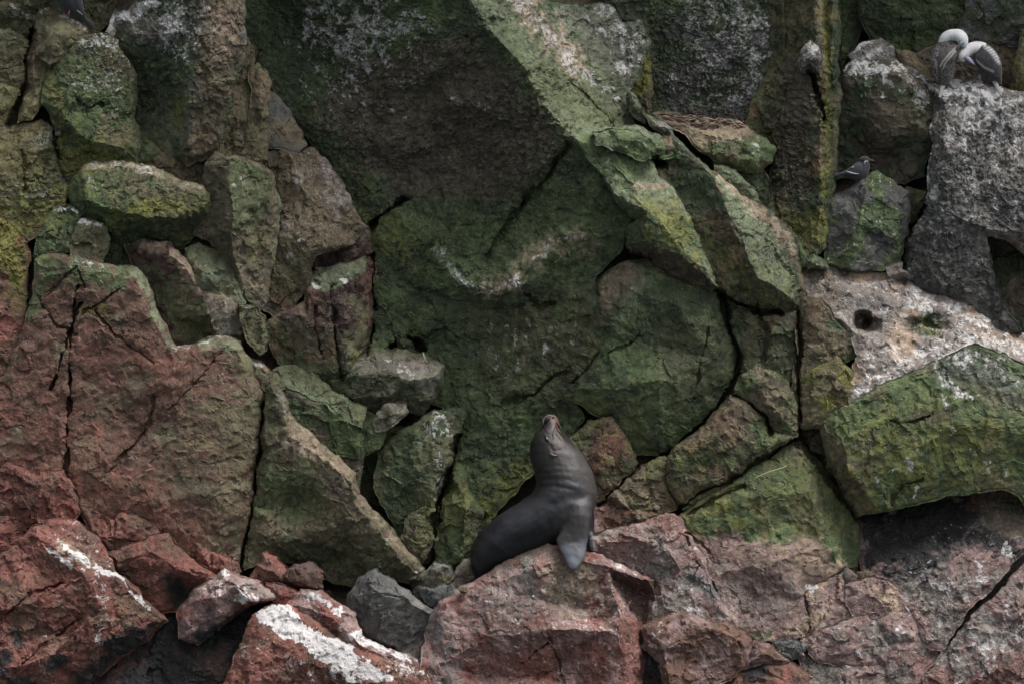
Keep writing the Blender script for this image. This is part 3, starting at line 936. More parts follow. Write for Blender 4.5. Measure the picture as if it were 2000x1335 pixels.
# growth that runs on from rock to rock
A('moss', .42, 30, '-80,160 60,170 130,250 240,300 200,360 120,380 60,470 -80,480', None, 1.5)
A('olive', .45, 40, '-80,-60 240,-60 250,120 120,160 40,250 -80,250', None, 1.3)
A('olive', .4, 40, '260,230 420,260 540,320 560,520 480,600 420,560 360,470 300,330', None, 1.3)
A('green', .35, 40, '520,600 720,640 880,760 900,1080 780,1060 700,900 540,760', None, 1.3)
A('moss', .3, 40, '1130,760 1250,840 1440,930 1560,860 1640,1000 1500,1040 1380,1020', None, 1.7)
A('moss', .28, 50, '1640,830 1800,760 2000,800 2000,950 1720,980', 'greenblock', 1.9)
A('olive', .35, 40, '1400,560 1560,600 1660,720 1600,840 1440,760', None, 1.4)
P('moss', .5, 16, '940,1005 990,960 1030,930', 'greatslab', 1.5)
P('moss', .35, 40, '1290,430 1340,470 1500,560', None, 1.6)

P('red', .4, 40, '1240,1060 1300,1030 1330,1060', 'pinkslope', 1.3)
P('guano', .5, 60, '640,20 720,60 700,150', 'greatslab', 1.5)
P('moss', .4, 30, '720,430 780,470', 'greatslab', 1.5)
for _x, _y, _l in ((990, 610, 60), (1004, 640, 50), (1030, 620, 40), (972, 690, 30), (1010, 700, 40), (1060, 660, 40), (955, 620, 30), (1078, 610, 30)):
    P('guano', .55, 3, f'{_x},{_y} {_x+3},{_y+_l*.5} {_x-1},{_y+_l}', 'greatslab', 1.1)

# the fur-worn, wet foot of the wall and purple dusting of the flank
P('maroon', .35, 40, '1620,1240 1700,1230 1760,1290', None, 1.5)
P('pinkgrey', .4, 40, '1280,1080 1240,1110 1330,1170', 'pinkslope', 1.4)
# ------------------------------------------------------------------ the rocks, measured one by one
# --- top corner with the dark bird
rock('backtop', 'boulder', 'dark mossy boulder behind the dark bird, at the top corner', 'boulder',
     '-80,-60 230,-60 225,10 190,60 150,60 75,60 40,75 -80,70', -70, col='dkgreen', col2='brown')
rock('edge_a', 'boulder', 'dark olive block under the guano-rimmed corner, at the picture edge', 'boulder',
     '-80,52 20,60 62,85 57,112 50,132 10,137 -80,132', -10, col='olive', col2='dkgreen')
rock('edge_b', 'boulder', 'small brown wedge below the olive block at the edge', 'boulder',
     '-80,128 5,135 50,130 46,165 38,177 10,162 -80,155', 5, col='brown', col2='olive')
rock('edge_c', 'boulder', 'ochre rock beside a black cleft, at the picture edge', 'boulder',
     '-80,158 8,165 36,178 30,205 12,246 -80,250', 15, col='olive', col2='brown')
rock('perch', 'boulder', 'pointed boulder with a pale rim on which the dark bird stands', 'boulder',
     '71,38 81,14 100,14 117,28 148,36 170,56 168,80 145,100 130,112 95,138 82,170 74,215 62,232 40,240 48,165 54,115 64,70', 5, gy=22,
     cre=('71,38,-10 68,110,25 62,200,35', '117,28,0 115,70,45 100,130,48'), thick=90, col='olive', col2='brown')
rock('moss', 'boulder', 'big mossy boulder speckled with pale crust, overhanging its yellow-green foot', 'boulder',
     '130,106 165,64 205,62 228,80 240,112 262,150 264,185 258,225 270,248 268,320 225,324 180,320 160,332 130,372 118,352 103,300 106,240 78,195 96,140', 30,
     cre=('96,140,5 118,215,62 170,270,78 242,290,62 262,245,40', '118,215,62 150,160,58 205,100,40', '110,250,25 165,300,48 240,305,40'),
     auto=60, col='green', col2='olive', amp=1.5)
rock('pillar', 'boulder', 'tall guano-crusted block, mossy on its shaded flank, with a vertical edge', 'boulder',
     '205,62,-10 212,36,0 226,22,0 250,25,20 268,2,20 285,-60,30 478,-60,60 478,60,50 474,105,55 468,135,55 455,190,45 440,240,40 422,290,30 395,318,20 368,320,20 340,302,0 310,292,-20 285,272,-30 262,242,-30 258,200,-40 264,150,-30 240,110,-20 228,75,-15',
     40, cre=('400,-60,95 392,60,98 375,160,92 362,300,62', '226,22,10 260,70,30 300,130,25 320,230,10', '440,-60,85 438,80,85 425,180,75 415,280,50'),
     auto=70, col='dkgreen', col2='grey', amp=1.6)
rock('column_a', 'rock_column', 'narrow brown column with a white tip between block and cave', 'rock',
     '462,70 478,76 496,96 496,112 494,150 488,205 480,255 470,318 420,318 440,240 458,150', 15, gx=-20, col='brown', col2='olive', auto=50)
rock('column_b', 'rock_column', 'ochre-green column beside the dark cave, beneath the white tip', 'rock',
     '490,128 505,122 522,135 527,160 525,250 519,312 508,325 472,322 482,240 492,180', 5, gx=-15, cre=('506,124,15 508,200,22 500,315,25',), col='olive', col2='brown', mix=.5, auto=50)
rock('strip', 'stone', 'thin green stone wedged between mossy boulder and tall block', 'stone',
     '268,246 285,270 318,300 305,322 264,324', 10, col='green', auto=0, pts='288,300,24')
rock('filler_a', 'stone', 'brown stone tucked behind the pale-topped ledge slab', 'stone',
     '305,300 345,303 362,316 362,355 300,338 288,318', 15, gy=20, col='brown', auto=0, pts='335,325,34')
rock('filler_b', 'stone', 'small squarish brown stone beside the green-sided column', 'stone',
     '358,312 385,318 402,330 398,366 356,358', 12, col='brown', auto=0, pts='380,340,30')
rock('ledge', 'rock_ledge', 'bright moss-covered ledge slab with a long pale guano rim on top', 'boulder',
     '158,327,40 185,314,30 225,316,30 300,331,40 350,348,50 395,364,60 405,382,70 403,420,70 385,448,45 372,472,20 340,490,0 300,474,0 240,482,0 205,474,0 190,445,20 160,425,30 140,395,30 134,368,30', 90,
     cre=('158,335,70 225,326,70 300,344,84 350,362,95 392,382,100', '170,390,95 230,410,105 290,425,120 350,420,118 395,410,95', '200,450,60 260,455,60 330,455,62 375,445,55'),
     auto=55, col='green', col2='olive', mix=.4, amp=1.4)
rock('pinkish', 'boulder', 'cracked grey-pink boulder above the yellow moss, at the picture edge', 'boulder',
     '-80,248 45,244 80,236 106,252 108,302 122,352 132,372 128,400 92,420 72,462 58,472 0,428 -80,425', 45, gy=20,
     cre=('45,246,20 44,300,55 46,360,58 30,430,50', '-20,330,60 44,300,55 106,290,40'), col='brown', col2='grey', amp=1.3)
rock('knob_a', 'stone', 'mossy knob with a pale cap, under the bright ledge slab', 'stone',
     '92,424 106,408 140,402 162,415 152,430 142,442 142,495 68,500 78,455', 80, gy=15, col='green', col2='dkgreen', auto=45)
rock('knob_b', 'stone', 'green stone capped with white specks, beside the mossy knob', 'stone',
     '148,440 160,427 186,430 207,450 208,485 200,508 160,512 136,505 142,455', 88, gy=15, col='green', col2='olive', auto=45)
rock('edge_moss', 'boulder', 'yellow-mossed boulder turning red below, at the picture edge', 'boulder',
     '-80,420 0,422 15,440 50,470 60,492 54,530 50,600 42,650 25,700 8,737 -80,765', 90, gx=-10, gy=8, col='redbrown', col2='red')
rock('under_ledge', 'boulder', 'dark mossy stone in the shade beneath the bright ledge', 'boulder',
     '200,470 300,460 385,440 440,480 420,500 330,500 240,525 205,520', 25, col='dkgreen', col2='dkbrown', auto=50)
# --- the red face
rock('redface', 'rock_wall', 'broad red-brown rock face with long cracks and a moss-edged top', 'boulder',
     '70,508,85 90,498,80 130,505,80 150,500,80 200,512,85 235,518,90 262,526,85 284,545,70 296,580,65 312,620,65 334,660,65 346,678,60 380,673,60 415,658,60 440,656,60 468,666,65 476,682,70 488,702,70 500,746,75 510,772,75 514,800,70 510,845,70 504,900,75 500,950,80 490,1000,85 478,1062,85 470,1114,80 440,1120,110 400,1090,120 350,1070,120 290,1050,120 230,1050,120 170,1025,120 155,990,120 130,940,115 60,940,115 20,910,110 -80,930,110 -80,755,100 10,732,95 45,650,90 58,600,85 66,560,85',
     125, cre=('235,522,100 262,545,118 285,600,128 310,650,130 328,680,128 380,688,122 440,672,115 470,690,110 485,740,112 495,800,112 490,900,115 480,1000,118',
               '75,520,100 130,525,112 200,530,118 250,545,120', '130,560,110 215,600,122 300,690,132 330,740,140 400,800,135 490,900,115',
               '20,800,118 100,720,120 150,600,112', '130,930,125 220,900,140 350,850,142 400,800,135', '180,1010,135 300,980,150 420,960,140'),
     auto=85, col='redbrown', col2='brown', mix=.3, amp=.9, fac=.7, strat=.55, thick=160, grain=.5)
rock('redslab', 'boulder', 'maroon slab with a rim coloured pale as if sunlit, behind the red face', 'boulder',
     '245,476,30 280,470,50 330,470,70 348,490,70 366,512,75 386,562,78 430,575,78 456,590,80 478,606,75 484,650,60 474,672,40 440,668,30 415,668,25 346,684,20 300,640,10 262,532,20', 50,
     cre=('280,480,60 330,486,90 356,520,96 383,562,102 408,612,104 424,660,92', '383,562,102 440,586,92 480,610,78', '300,540,46 345,620,58', '424,615,98 470,650,74'), auto=60, col='maroon', col2='olive', mix=.4)
rock('endblock', 'boulder', 'rounded mossy block ending the pale-rimmed slab, over a black gap', 'boulder',
     '466,594 500,600 516,620 524,652 518,682 508,692 486,664 476,630', 95, gx=-20, auto=40, col='olive', col2='brown', mix=.4)
rock('palewedge', 'boulder', 'pale green wedge resting against the brown-faced column', 'boulder',
     '366,484 390,475 430,490 452,510 466,560 478,595 440,584 408,572 384,564 362,508', 70, gx=0, gy=35, auto=0,
     cre=('370,505,70 410,540,98 462,535,70',), col='olive', col2='lgreen', mix=.45, grain=0.4)
rock('sliver', 'stone', 'small tan-topped stone at the corner of the red face', 'stone',
     '478,698 505,704 524,716 525,760 516,805 504,805 500,746 486,702', 85, auto=40, col='brown', col2='olive')
# --- columns and tumbled rocks beside the cave
rock('greenside', 'rock_column', 'column with a brown front and a bright green flank', 'boulder',
     '408,314,50 420,300,60 446,305,80 490,314,70 512,326,55 530,346,45 544,372,35 550,402,25 546,445,25 538,485,25 530,522,25 522,570,25 512,604,30 492,596,50 470,580,60 450,512,60 428,484,45 402,464,40 378,458,30 402,420,50 406,385,50 396,362,40', 70,
     cre=('448,312,105 452,400,112 452,452,108 462,520,92 480,580,70', '530,350,62 542,410,55 528,470,50 510,540,52', '452,452,108 500,400,85 530,350,62'),
     auto=60, col='brown', col2='dkbrown')
rock('caveupper', 'boulder', 'smooth grey boulder low in the cave mouth, above a black slot', 'boulder',
     '505,165 540,186 562,212 590,258 600,278 575,296 540,288 508,284', -35, gy=35, auto=50, col='dkgrey', col2='brown', mix=.3, fac=.5, grain=0.35)
rock('tumbled', 'boulder', 'long brown-grey boulder leaning out of the cave, speckled pale', 'boulder',
     '510,300,-30 545,290,-35 578,292,-40 606,285,-50 622,300,-50 652,335,-40 672,362,-30 688,398,-20 704,432,-10 718,448,-10 690,470,15 655,482,30 622,494,35 606,520,20 604,560,20 590,580,20 560,612,10 535,618,10 516,604,10 520,560,10 530,510,10 546,450,-10 552,402,-30 545,366,-40 524,340,-40', 20,
     cre=('560,300,-10 600,380,22 640,430,45 650,478,50', '540,470,20 575,460,48 610,490,52 600,530,40', '575,460,48 600,380,22', '640,430,45 705,440,10'),
     auto=60, col='brown', col2='pinkgrey', mix=.35, amp=1.5)
rock('undercut', 'boulder', 'dark red undercut stone wedged above the mossy shelf', 'boulder',
     '614,498 655,478 700,455 722,450 724,480 700,510 660,525 610,535', -5, gy=-40, auto=0, pts='670,490,10', col='maroon', col2='dkbrown', thick=60)
rock('shelfblock', 'boulder', 'red cracked block topped by a pale green shelf with white droppings', 'boulder',
     '602,545,10 618,522,0 650,520,-5 690,512,-20 712,474,-40 728,492,-40 732,560,-20 722,620,-10 714,680,-10 708,715,-10 690,745,0 640,750,10 600,738,20 560,720,20 532,692,20 520,640,20 542,616,20 572,602,30 598,590,30', 40,
     cre=('604,556,45 630,570,62 668,560,68 700,535,50 718,500,0', '668,560,68 672,640,72 680,720,60', '604,556,45 600,620,62 600,730,45', '545,630,35 575,612,55 600,620,62', '718,500,0 716,600,20 706,700,15'),
     auto=70, col='redbrown', col2='maroon', mix=.5)
rock('nestledge', 'rock_ledge', 'grey-brown ledge strewn with debris below the small black hollow', 'boulder',
     '662,720,20 700,692,-10 722,682,-25 782,680,-25 832,700,-15 864,716,10 862,748,20 850,774,20 830,805,5 782,800,10 730,812,10 700,800,20 668,765,30 640,748,30', 50,
     cre=('650,742,45 700,730,60 760,728,78 800,745,88 850,735,60', '690,780,55 760,775,75 820,775,55'), auto=50, col='dkgreen', col2='dkbrown', grain=0.5)
rock('tilted', 'stone', 'small tilted brown-pink stone lying under the debris ledge', 'stone',
     '728,822 742,804 764,790 788,786 794,800 775,822 755,836 735,838', 70, gy=20, gx=20, auto=0, pts='760,812,90', col='pinkgrey', col2='brown', thick=60)
rock('greenslab', 'boulder', 'smooth green sloping slab beside the red face', 'boulder',
     '528,722 552,712 592,708 622,732 650,760 690,790 714,800 704,832 680,820 654,806 640,790 600,776 566,758 545,764 528,750', 70, gx=-5, gy=45, auto=50, col='olive', col2='lgreen', mix=.35, fac=.8, grain=0.4)
rock('foldslab', 'boulder', 'folded green slab with a hooked pale lower edge', 'boulder',
     '640,780 690,788 730,812 760,825 756,850 742,872 712,884 700,872 694,845 676,820 650,808', 55, gx=20, gy=20, auto=45, col='green', col2='olive', mix=.4, fac=.7)
rock('darkblock', 'boulder', 'block coloured dark as if shaded, beneath the folded green slab', 'boulder',  # shade put into its dark green and brown base colour
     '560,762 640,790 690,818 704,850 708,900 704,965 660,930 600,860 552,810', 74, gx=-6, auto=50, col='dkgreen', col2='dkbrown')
rock('smallblock', 'boulder', 'squat mossy block with a pale top edge in front of the dark block', 'boulder',
     '645,805 668,800 692,822 700,845 700,890 660,890 650,850', 75, auto=0, pts='670,822,88 685,850,82', col='green', col2='olive', thick=80)
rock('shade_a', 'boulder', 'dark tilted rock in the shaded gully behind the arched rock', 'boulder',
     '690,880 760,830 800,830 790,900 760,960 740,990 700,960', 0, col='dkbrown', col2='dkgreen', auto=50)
rock('pinnacle', 'boulder', 'mossy pinnacle with a white-spattered flat top beside the green wall', 'boulder',
     '780,842,20 822,816,10 850,800,10 900,794,15 908,810,15 896,850,25 884,900,30 862,955,40 852,985,50 854,1000,50 852,1055,55 836,1095,50 818,1102,40 790,1066,30 748,990,25 728,930,20 744,884,20 764,860,20', 55,
     cre=('800,845,55 850,820,58 895,808,35', '850,820,58 862,880,78 845,960,85 830,1085,75', '800,845,55 790,920,55 800,1040,50'), auto=60, tight=.6, col='dkgreen', col2='olive', mix=.5, amp=1.4)
rock('pinnacle_foot', 'boulder', 'olive block with a sharp pale corner at the pinnacle foot', 'boulder',
     '800,1000 835,985 855,994 856,1050 838,1095 806,1090 780,1050', 90, auto=45, gx=5, col='olive', col2='brown')
rock('greenstack', 'boulder', 'yellow-green stack of stones between pinnacle and sea lion', 'boulder',
     '880,910,20 894,898,30 910,926,40 916,958,40 948,994,45 938,1012,50 928,1062,50 904,1104,45 860,1116,30 844,1104,30 856,1040,30 870,965,25', 50,
     cre=('882,985,62 912,990,80 944,998,60', '890,930,50 905,960,62 900,985,70', '912,990,80 900,1090,75'), auto=45, col='olive', col2='green', mix=.45)
rock('archrock', 'boulder', 'arched mossy rock with a crest coloured pale as if sunlit, hollowed and dark at its base', 'boulder',
     '515,800,95 520,760,95 530,750,95 546,752,95 556,775,95 562,802,90 602,842,85 642,882,85 692,920,85 704,960,85 724,992,85 762,1032,90 792,1070,95 818,1092,95 830,1110,100 818,1140,100 790,1135,90 770,1135,80 740,1135,60 700,1145,50 640,1130,50 600,1105,50 560,1095,60 510,1090,80 478,1112,90 468,1112,90 480,1050,90 497,990,90 505,930,85 510,850,85', 110,
     cre=('530,755,112 548,792,124 562,838,130 600,874,136 640,906,140 688,938,138 697,985,132 738,1036,130 778,1086,130 810,1116,124',
          '556,900,128 600,925,132 645,955,134 662,1000,128 702,1045,124 750,1092,121', '500,1000,116 530,1030,122 570,1048,120 620,1062,112 680,1080,108 740,1108,110', '520,850,120 525,930,122 535,1000,114'),
     auto=55, col='brown', col2='olive', mix=.5, amp=1.3, thick=140)
# --- the great slab
rock('greatslab', 'rock_wall', 'huge slab: dark overhang, pale green slope above, green wall below it', 'boulder',
     '455,-60,-93 885,-60,120 1010,-60,60 1062,5,10 1140,10,-19 1195,14,-37 1215,40,-43 1252,36,-56 1272,80,-62 1264,112,-56 1247,150,-43 1228,182,-28 1234,210,-19 1244,252,-9 1180,254,70 1122,268,165 1160,322,160 1200,375,150 1242,432,130 1224,470,110 1192,506,105 1160,542,105 1165,600,110 1187,655,100 1167,696,95 1132,746,90 1120,786,85 1142,814,70 1108,852,60 1064,902,55 1004,962,50 955,1010,40 935,1100,30 880,1110,20 870,965,5 888,865,-3 864,790,-16 770,770,-31 696,745,-37 700,650,-46 712,540,-53 708,470,-71 686,390,-99 636,310,-118 576,230,-130 524,160,-130 465,60,-118', 40,
     cre=('885,-60,120 950,50,152 1025,132,178 1045,175,168 1065,210,168 1100,250,172 1122,268,165', '1010,-60,75 1060,40,62 1125,128,50 1190,190,20 1234,250,-5',
          '735,432,-68 780,396,-43 850,425,-9 930,440,28 1000,430,62 1080,400,105 1150,410,138',
          '842,470,8 868,520,40 900,556,66 960,572,94 1010,552,110 1050,502,118 1100,458,130 1160,465,132', '905,590,30 960,606,52 1025,600,72 1082,552,90 1135,512,102',
          '775,168,-17 830,146,34 880,116,78', '780,185,-26 840,165,14 890,138,62', '885,196,72 950,214,112 1005,240,138', '890,215,56 950,236,92 1000,262,120', '800,560,-28 780,650,-30 800,740,-25', '1165,600,112 1100,620,85 1010,650,55'),
     pts='800,60,40 720,180,-38 850,280,-5 950,330,58 640,120,-73 770,350,-48 900,130,72 560,40,-93 1040,340,112 900,680,8 1000,720,48 1080,700,72 1050,790,58 950,850,28 1000,900,34 1150,60,0 1100,180,110',
     auto=95, col='green', col2='dkgreen', mix=.55, amp=1.6, fac=1.0, thick=200, grain=0.75)
rock('ridgestep', 'boulder', 'green ridge step with bright mossy facets above a red-lined hollow', 'boulder',
     '1122,268,160 1165,250,110 1240,246,80 1275,262,65 1312,286,55 1316,302,60 1276,316,90 1288,346,105 1304,360,105 1324,388,105 1348,432,105 1368,472,105 1388,520,110 1400,560,100 1384,566,70 1350,560,60 1304,530,70 1272,512,80 1236,504,80 1222,486,95 1216,460,105 1242,432,125 1216,400,140 1180,360,150 1160,322,155', 130,
     cre=('1122,268,170 1160,322,178 1200,375,180 1242,432,172 1262,470,165 1330,496,160 1390,548,140', '1130,275,170 1175,285,158 1260,288,130', '1200,300,160 1240,362,168 1304,362,130', '1240,362,168 1262,410,175 1300,450,172 1345,500,158', '1222,478,130 1262,470,165'),
     auto=60, col='lgreen', col2='green', mix=.4, amp=1.2, grain=0.75)
rock('ridgecap', 'stone', 'low green stone lying across the ridge above the bright facets', 'stone',
     '1160,262 1200,252 1245,258 1268,275 1284,300 1262,318 1230,300 1190,290 1166,284', 168, gx=-35, auto=0, pts='1220,275,182', col='green', col2='lgreen', thick=60)
rock('blade_a', 'stone', 'pale blade of stone standing on the ridge beside the brown debris', 'stone',
     '1228,180 1240,186 1258,214 1264,232 1258,240 1234,222', 10, gx=-20, auto=0, pts='1244,208,24', col='lgreen', col2='grey', thick=50)
rock('blade_b', 'stone', 'second pale blade along the ridge, lower than the first', 'stone',
     '1258,220 1285,235 1308,252 1308,262 1290,262 1268,244', 30, auto=0, pts='1284,246,46', col='grey', col2='lgreen', thick=50)
rock('blade_c', 'stone', 'small green lump below the pale blades, in a dark notch', 'stone',
     '1286,268 1308,262 1320,290 1316,312 1280,308 1276,290', 80, auto=0, pts='1300,284,98', col='green', col2='brown', thick=60)
rock('ridgeright', 'boulder', 'steep ridge rock with a dark face and a light green edge', 'boulder',
     '1300,250,60 1318,268,65 1342,292,60 1372,326,50 1404,346,45 1444,378,35 1484,402,25 1514,424,15 1544,454,5 1558,484,10 1564,530,25 1572,582,40 1562,612,50 1522,622,60 1480,606,70 1432,592,75 1402,570,85 1386,522,90 1346,432,85 1322,388,85 1300,358,85 1284,340,80 1300,315,75', 90,
     cre=('1308,262,80 1345,302,98 1378,330,108 1398,352,118 1425,420,130 1450,470,135 1455,500,138 1480,540,140 1540,580,110', '1400,340,100 1445,390,95 1500,450,80 1545,520,72 1562,600,60', '1320,340,88 1370,420,98 1410,500,102 1440,560,105', '1440,560,105 1455,500,138'),
     auto=60, col='dkgreen', col2='brown', mix=.35, amp=1.3, grain=0.7)
rock('ridgeback', 'boulder', 'speckled grey-brown rim behind the steep ridge rock', 'boulder',
     '1420,362 1480,392 1512,418 1545,448 1560,490 1560,520 1530,500 1490,450 1440,400', 20, gx=-20, gy=20, auto=45, col='brown', col2='grey')
rock('nestrock', 'rock_ledge', 'mossy ledge carrying brown nest debris under the grey speckled wall', 'boulder',
     '1275,222,-30 1300,216,-50 1340,230,-60 1400,236,-60 1440,236,-50 1476,260,-30 1502,276,-15 1514,292,-10 1506,314,-15 1482,334,-20 1440,328,0 1400,318,15 1370,295,20 1345,268,10 1305,245,0', 0,
     cre=('1290,235,-5 1345,250,5 1400,272,28 1450,275,28 1495,285,15', '1400,300,38 1460,308,30'), auto=40, col='green', col2='olive', amp=1.3)
rock('nestfoot', 'boulder', 'dark mossy rock hanging below the nest ledge', 'boulder',
     '1386,312 1440,326 1486,330 1500,350 1506,390 1484,408 1446,384 1404,350', -5, gy=-15, auto=45, col='dkgreen', col2='olive')
rock('slivermoss', 'stone', 'long flat green stone lying along the back of the ridge', 'stone',
     '1395,322 1430,332 1470,362 1486,392 1492,404 1470,402 1432,374 1398,346', 32, auto=0, pts='1440,356,48', col='olive', col2='lgreen', thick=50)
# --- background wall
rock('greywall', 'rock_wall', 'grey wall crusted with white, behind the brown nest debris', 'boulder',
     '1180,-60 1500,-60 1512,80 1503,150 1474,200 1458,240 1400,244 1330,238 1262,225 1255,180 1262,90 1230,35 1185,25', -110, gy=-6, col='dkgrey', col2='dkgreen', mix=.5, amp=1.6, thick=140)
rock('yellowstrip', 'rock_column', 'thin yellow-green strip of rock at the dark corner of the grey wall', 'rock',
     '1222,150 1250,110 1268,80 1274,150 1268,225 1250,222 1232,200', -75, gx=-10, auto=0, pts='1255,160,-60', col='moss', col2='olive', thick=60)
rock('buttress', 'rock_wall', 'tall mossy buttress with an edge coloured as if lit yellow, above the guano slope', 'boulder',
     '1496,-60,-110 1560,-60,-70 1632,-60,-60 1640,60,-60 1638,200,-55 1634,330,-50 1622,420,-45 1624,475,-40 1592,505,-30 1558,498,-35 1540,456,-60 1512,424,-80 1490,402,-80 1508,320,-100 1512,292,-110 1478,262,-130 1458,238,-140 1476,190,-140 1506,130,-130', -70,
     cre=('1590,-60,-35 1598,120,-30 1604,250,-22 1602,400,-15 1596,500,-10', '1530,-60,-95 1530,130,-92 1525,300,-70 1530,420,-45', '1622,-60,-45 1628,200,-40 1618,420,-30'),
     auto=70, col='dkgreen', col2='olive', mix=.4, amp=1.3, thick=150)
rock('knobwhite', 'stone', 'knob capped white with droppings on the mossy buttress', 'stone',
     '1564,100 1580,84 1600,90 1608,118 1592,140 1570,142 1562,124', -12, auto=0, pts='1585,108,12', col='grey', col2='olive', thick=60)
rock('buttresslow', 'boulder', 'small green boulder at the foot of the mossy buttress', 'boulder',
     '1545,452 1566,470 1580,500 1578,522 1552,522 1548,490', 5, auto=0, pts='1564,495,22', col='olive', col2='green', thick=70)
rock('footstones', 'stone', 'pale green stone on the upper rim of the guano slope', 'stone',
     '1575,508 1590,500 1612,508 1618,524 1580,524', 10, auto=0, pts='1596,514,24', col='lgreen', col2='grey', thick=60)
rock('backmoss_a', 'boulder', 'dark green mossy boulder high behind the buttress', 'boulder',
     '1628,-60 1700,-60 1692,40 1664,100 1640,160 1634,60', -150, gx=-20, col='green', col2='dkgreen', thick=120)
rock('backmoss_b', 'boulder', 'big dark mossy overhang above the preening birds', 'boulder',
     '1686,-60 1960,-60 1930,10 1880,40 1850,70 1790,110 1758,112 1745,90 1700,84 1680,40', -120, gy=-30, col='dkgreen', col2='green', thick=140)
rock('backwedge_a', 'boulder', 'brown wedge in the shade beside the preening birds', 'boulder',
     '1752,96 1792,108 1806,132 1824,160 1800,160 1764,136', -90, auto=0, pts='1785,128,-72', col='brown', col2='olive', thick=80)
rock('backwedge_b', 'boulder', 'shaded brown rock directly behind the two preening birds', 'boulder',
     '1784,110 1850,68 1900,66 1985,70 1992,190 1900,180 1826,180 1808,140', -130, col='dkbrown', col2='brown', mix=.35, thick=120)
rock('backgrey', 'boulder', 'grey-green boulder with faint streaks at the top corner above the birds', 'boulder',
     '1880,-60 2080,-60 2080,90 1980,90 1900,76 1866,60 1890,20', -110, gy=-20, col='dkgreen', col2='dkgrey', thick=120)
rock('backyellow', 'boulder', 'yellow-green boulder behind the birds at the picture edge', 'boulder',
     '1996,56 2080,50 2080,200 1975,192 1982,120', -85, gx=5, col='moss', col2='olive', mix=.6, thick=100)
rock('capgrey', 'boulder', 'grey flat-topped stone crowning the guano-capped boulder', 'boulder',
     '1660,108 1680,86 1722,78 1746,90 1754,124 1740,135 1680,130', -75, gy=30, auto=40, col='grey', col2='pinkgrey', thick=80)
rock('capboulder', 'boulder', 'dark boulder with white dripping cap between tern and grey top stone', 'boulder',
     '1640,180,-90 1648,140,-80 1670,120,-75 1720,118,-72 1752,122,-70 1790,146,-55 1818,166,-50 1824,205,-45 1826,245,-45 1822,280,-50 1806,320,-60 1806,345,-70 1772,356,-85 1725,350,-110 1690,330,-130 1650,345,-130 1634,350,-120 1634,260,-110', -70,
     cre=('1660,150,-55 1720,140,-40 1770,160,-32 1815,200,-28', '1650,200,-75 1720,210,-55 1790,235,-28 1815,260,-28', '1720,210,-55 1740,260,-55 1800,275,-40', '1690,300,-115 1750,310,-95 1800,310,-55'),
     auto=50, col='dkgreen', col2='dkbrown', mix=.5, amp=1.4)
rock('birdrock', 'boulder', 'large rounded guano-streaked boulder on which two birds preen', 'boulder',
     '1752,122,-70 1772,130,-70 1802,150,-65 1830,172,-60 1850,162,-60 1880,155,-65 1912,152,-65 1942,165,-60 1962,178,-60 2000,178,-60 2080,180,-60 2080,520,20 2010,495,20 1965,462,20 1925,460,20 1935,520,15 1948,570,10 1962,605,10 1995,650,10 1960,650,0 1930,628,-10 1900,590,-10 1850,572,-15 1800,560,-20 1766,530,-30 1772,470,-25 1800,420,-20 1812,380,-15 1820,285,-30 1824,205,-45 1808,166,-55', 10,
     cre=('1790,150,-40 1840,190,-15 1910,180,-10 1970,200,-8 2070,205,-8', '1850,200,-5 1850,300,25 1850,420,32 1845,550,15', '1960,210,5 1990,320,40 2000,450,50', '1850,420,32 1930,450,50 2000,450,50'),
     auto=70, col='grey', col2='dkgrey', mix=.55, amp=1.8, thick=160, grain=0.9)
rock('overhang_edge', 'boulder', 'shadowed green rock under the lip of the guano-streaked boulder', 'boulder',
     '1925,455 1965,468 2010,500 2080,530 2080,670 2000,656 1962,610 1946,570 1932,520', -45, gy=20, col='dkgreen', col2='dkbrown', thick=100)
rock('ternrock', 'boulder', 'grey-green angular block directly beneath the perched tern', 'boulder',
     '1712,336,-40 1732,350,-45 1776,370,-50 1774,420,-50 1768,470,-45 1752,512,-40 1722,526,-30 1660,530,-30 1612,516,-40 1616,440,-50 1620,385,-60 1655,374,-60 1684,356,-50', -20,
     cre=('1712,338,-25 1690,380,0 1680,430,10 1660,525,5', '1690,380,0 1760,390,-15', '1680,430,10 1750,470,-10'), auto=50, col='dkgrey', col2='green', mix=.5, grain=0.5)
rock('ternback', 'boulder', 'small dark green rock in the cleft beside the tern block', 'boulder',
     '1774,362 1812,376 1802,412 1784,436 1772,428', -70, auto=0, pts='1790,395,-58', col='dkgreen', col2='olive', thick=70)
rock('guanoslope', 'rock_slope', 'broad pale guano slope with two round hollows', 'boulder',
     '1555,522,-30 1600,520,-40 1680,526,-50 1730,530,-55 1762,545,-55 1800,546,-55 1850,560,-55 1902,580,-50 1952,626,-40 1988,652,-35 2080,660,-30 2080,730,60 1990,702,70 1950,684,80 1900,678,90 1820,708,105 1740,748,120 1700,768,122 1662,795,120 1656,750,110 1676,690,90 1660,645,70 1612,596,50 1572,576,30', 30,
     cre=('1590,550,0 1680,590,40 1740,640,70 1700,720,105', '1640,620,62 1690,660,82 1740,700,100', '1740,640,70 1850,640,55 1950,670,72', '1700,545,-20 1800,580,5 1900,620,20 1980,670,35'),
     auto=60, col='pinkgrey', col2='tan', mix=.35, amp=1.4, thick=140, smooth=5, grain=0.6)
rock('rimstone', 'stone', 'grey rounded stone on the upper edge of the guano slope', 'stone',
     '1728,522 1755,514 1785,520 1800,545 1760,552 1735,540', -20, gy=25, auto=0, pts='1765,532,0', col='grey', col2='pinkgrey', thick=60)
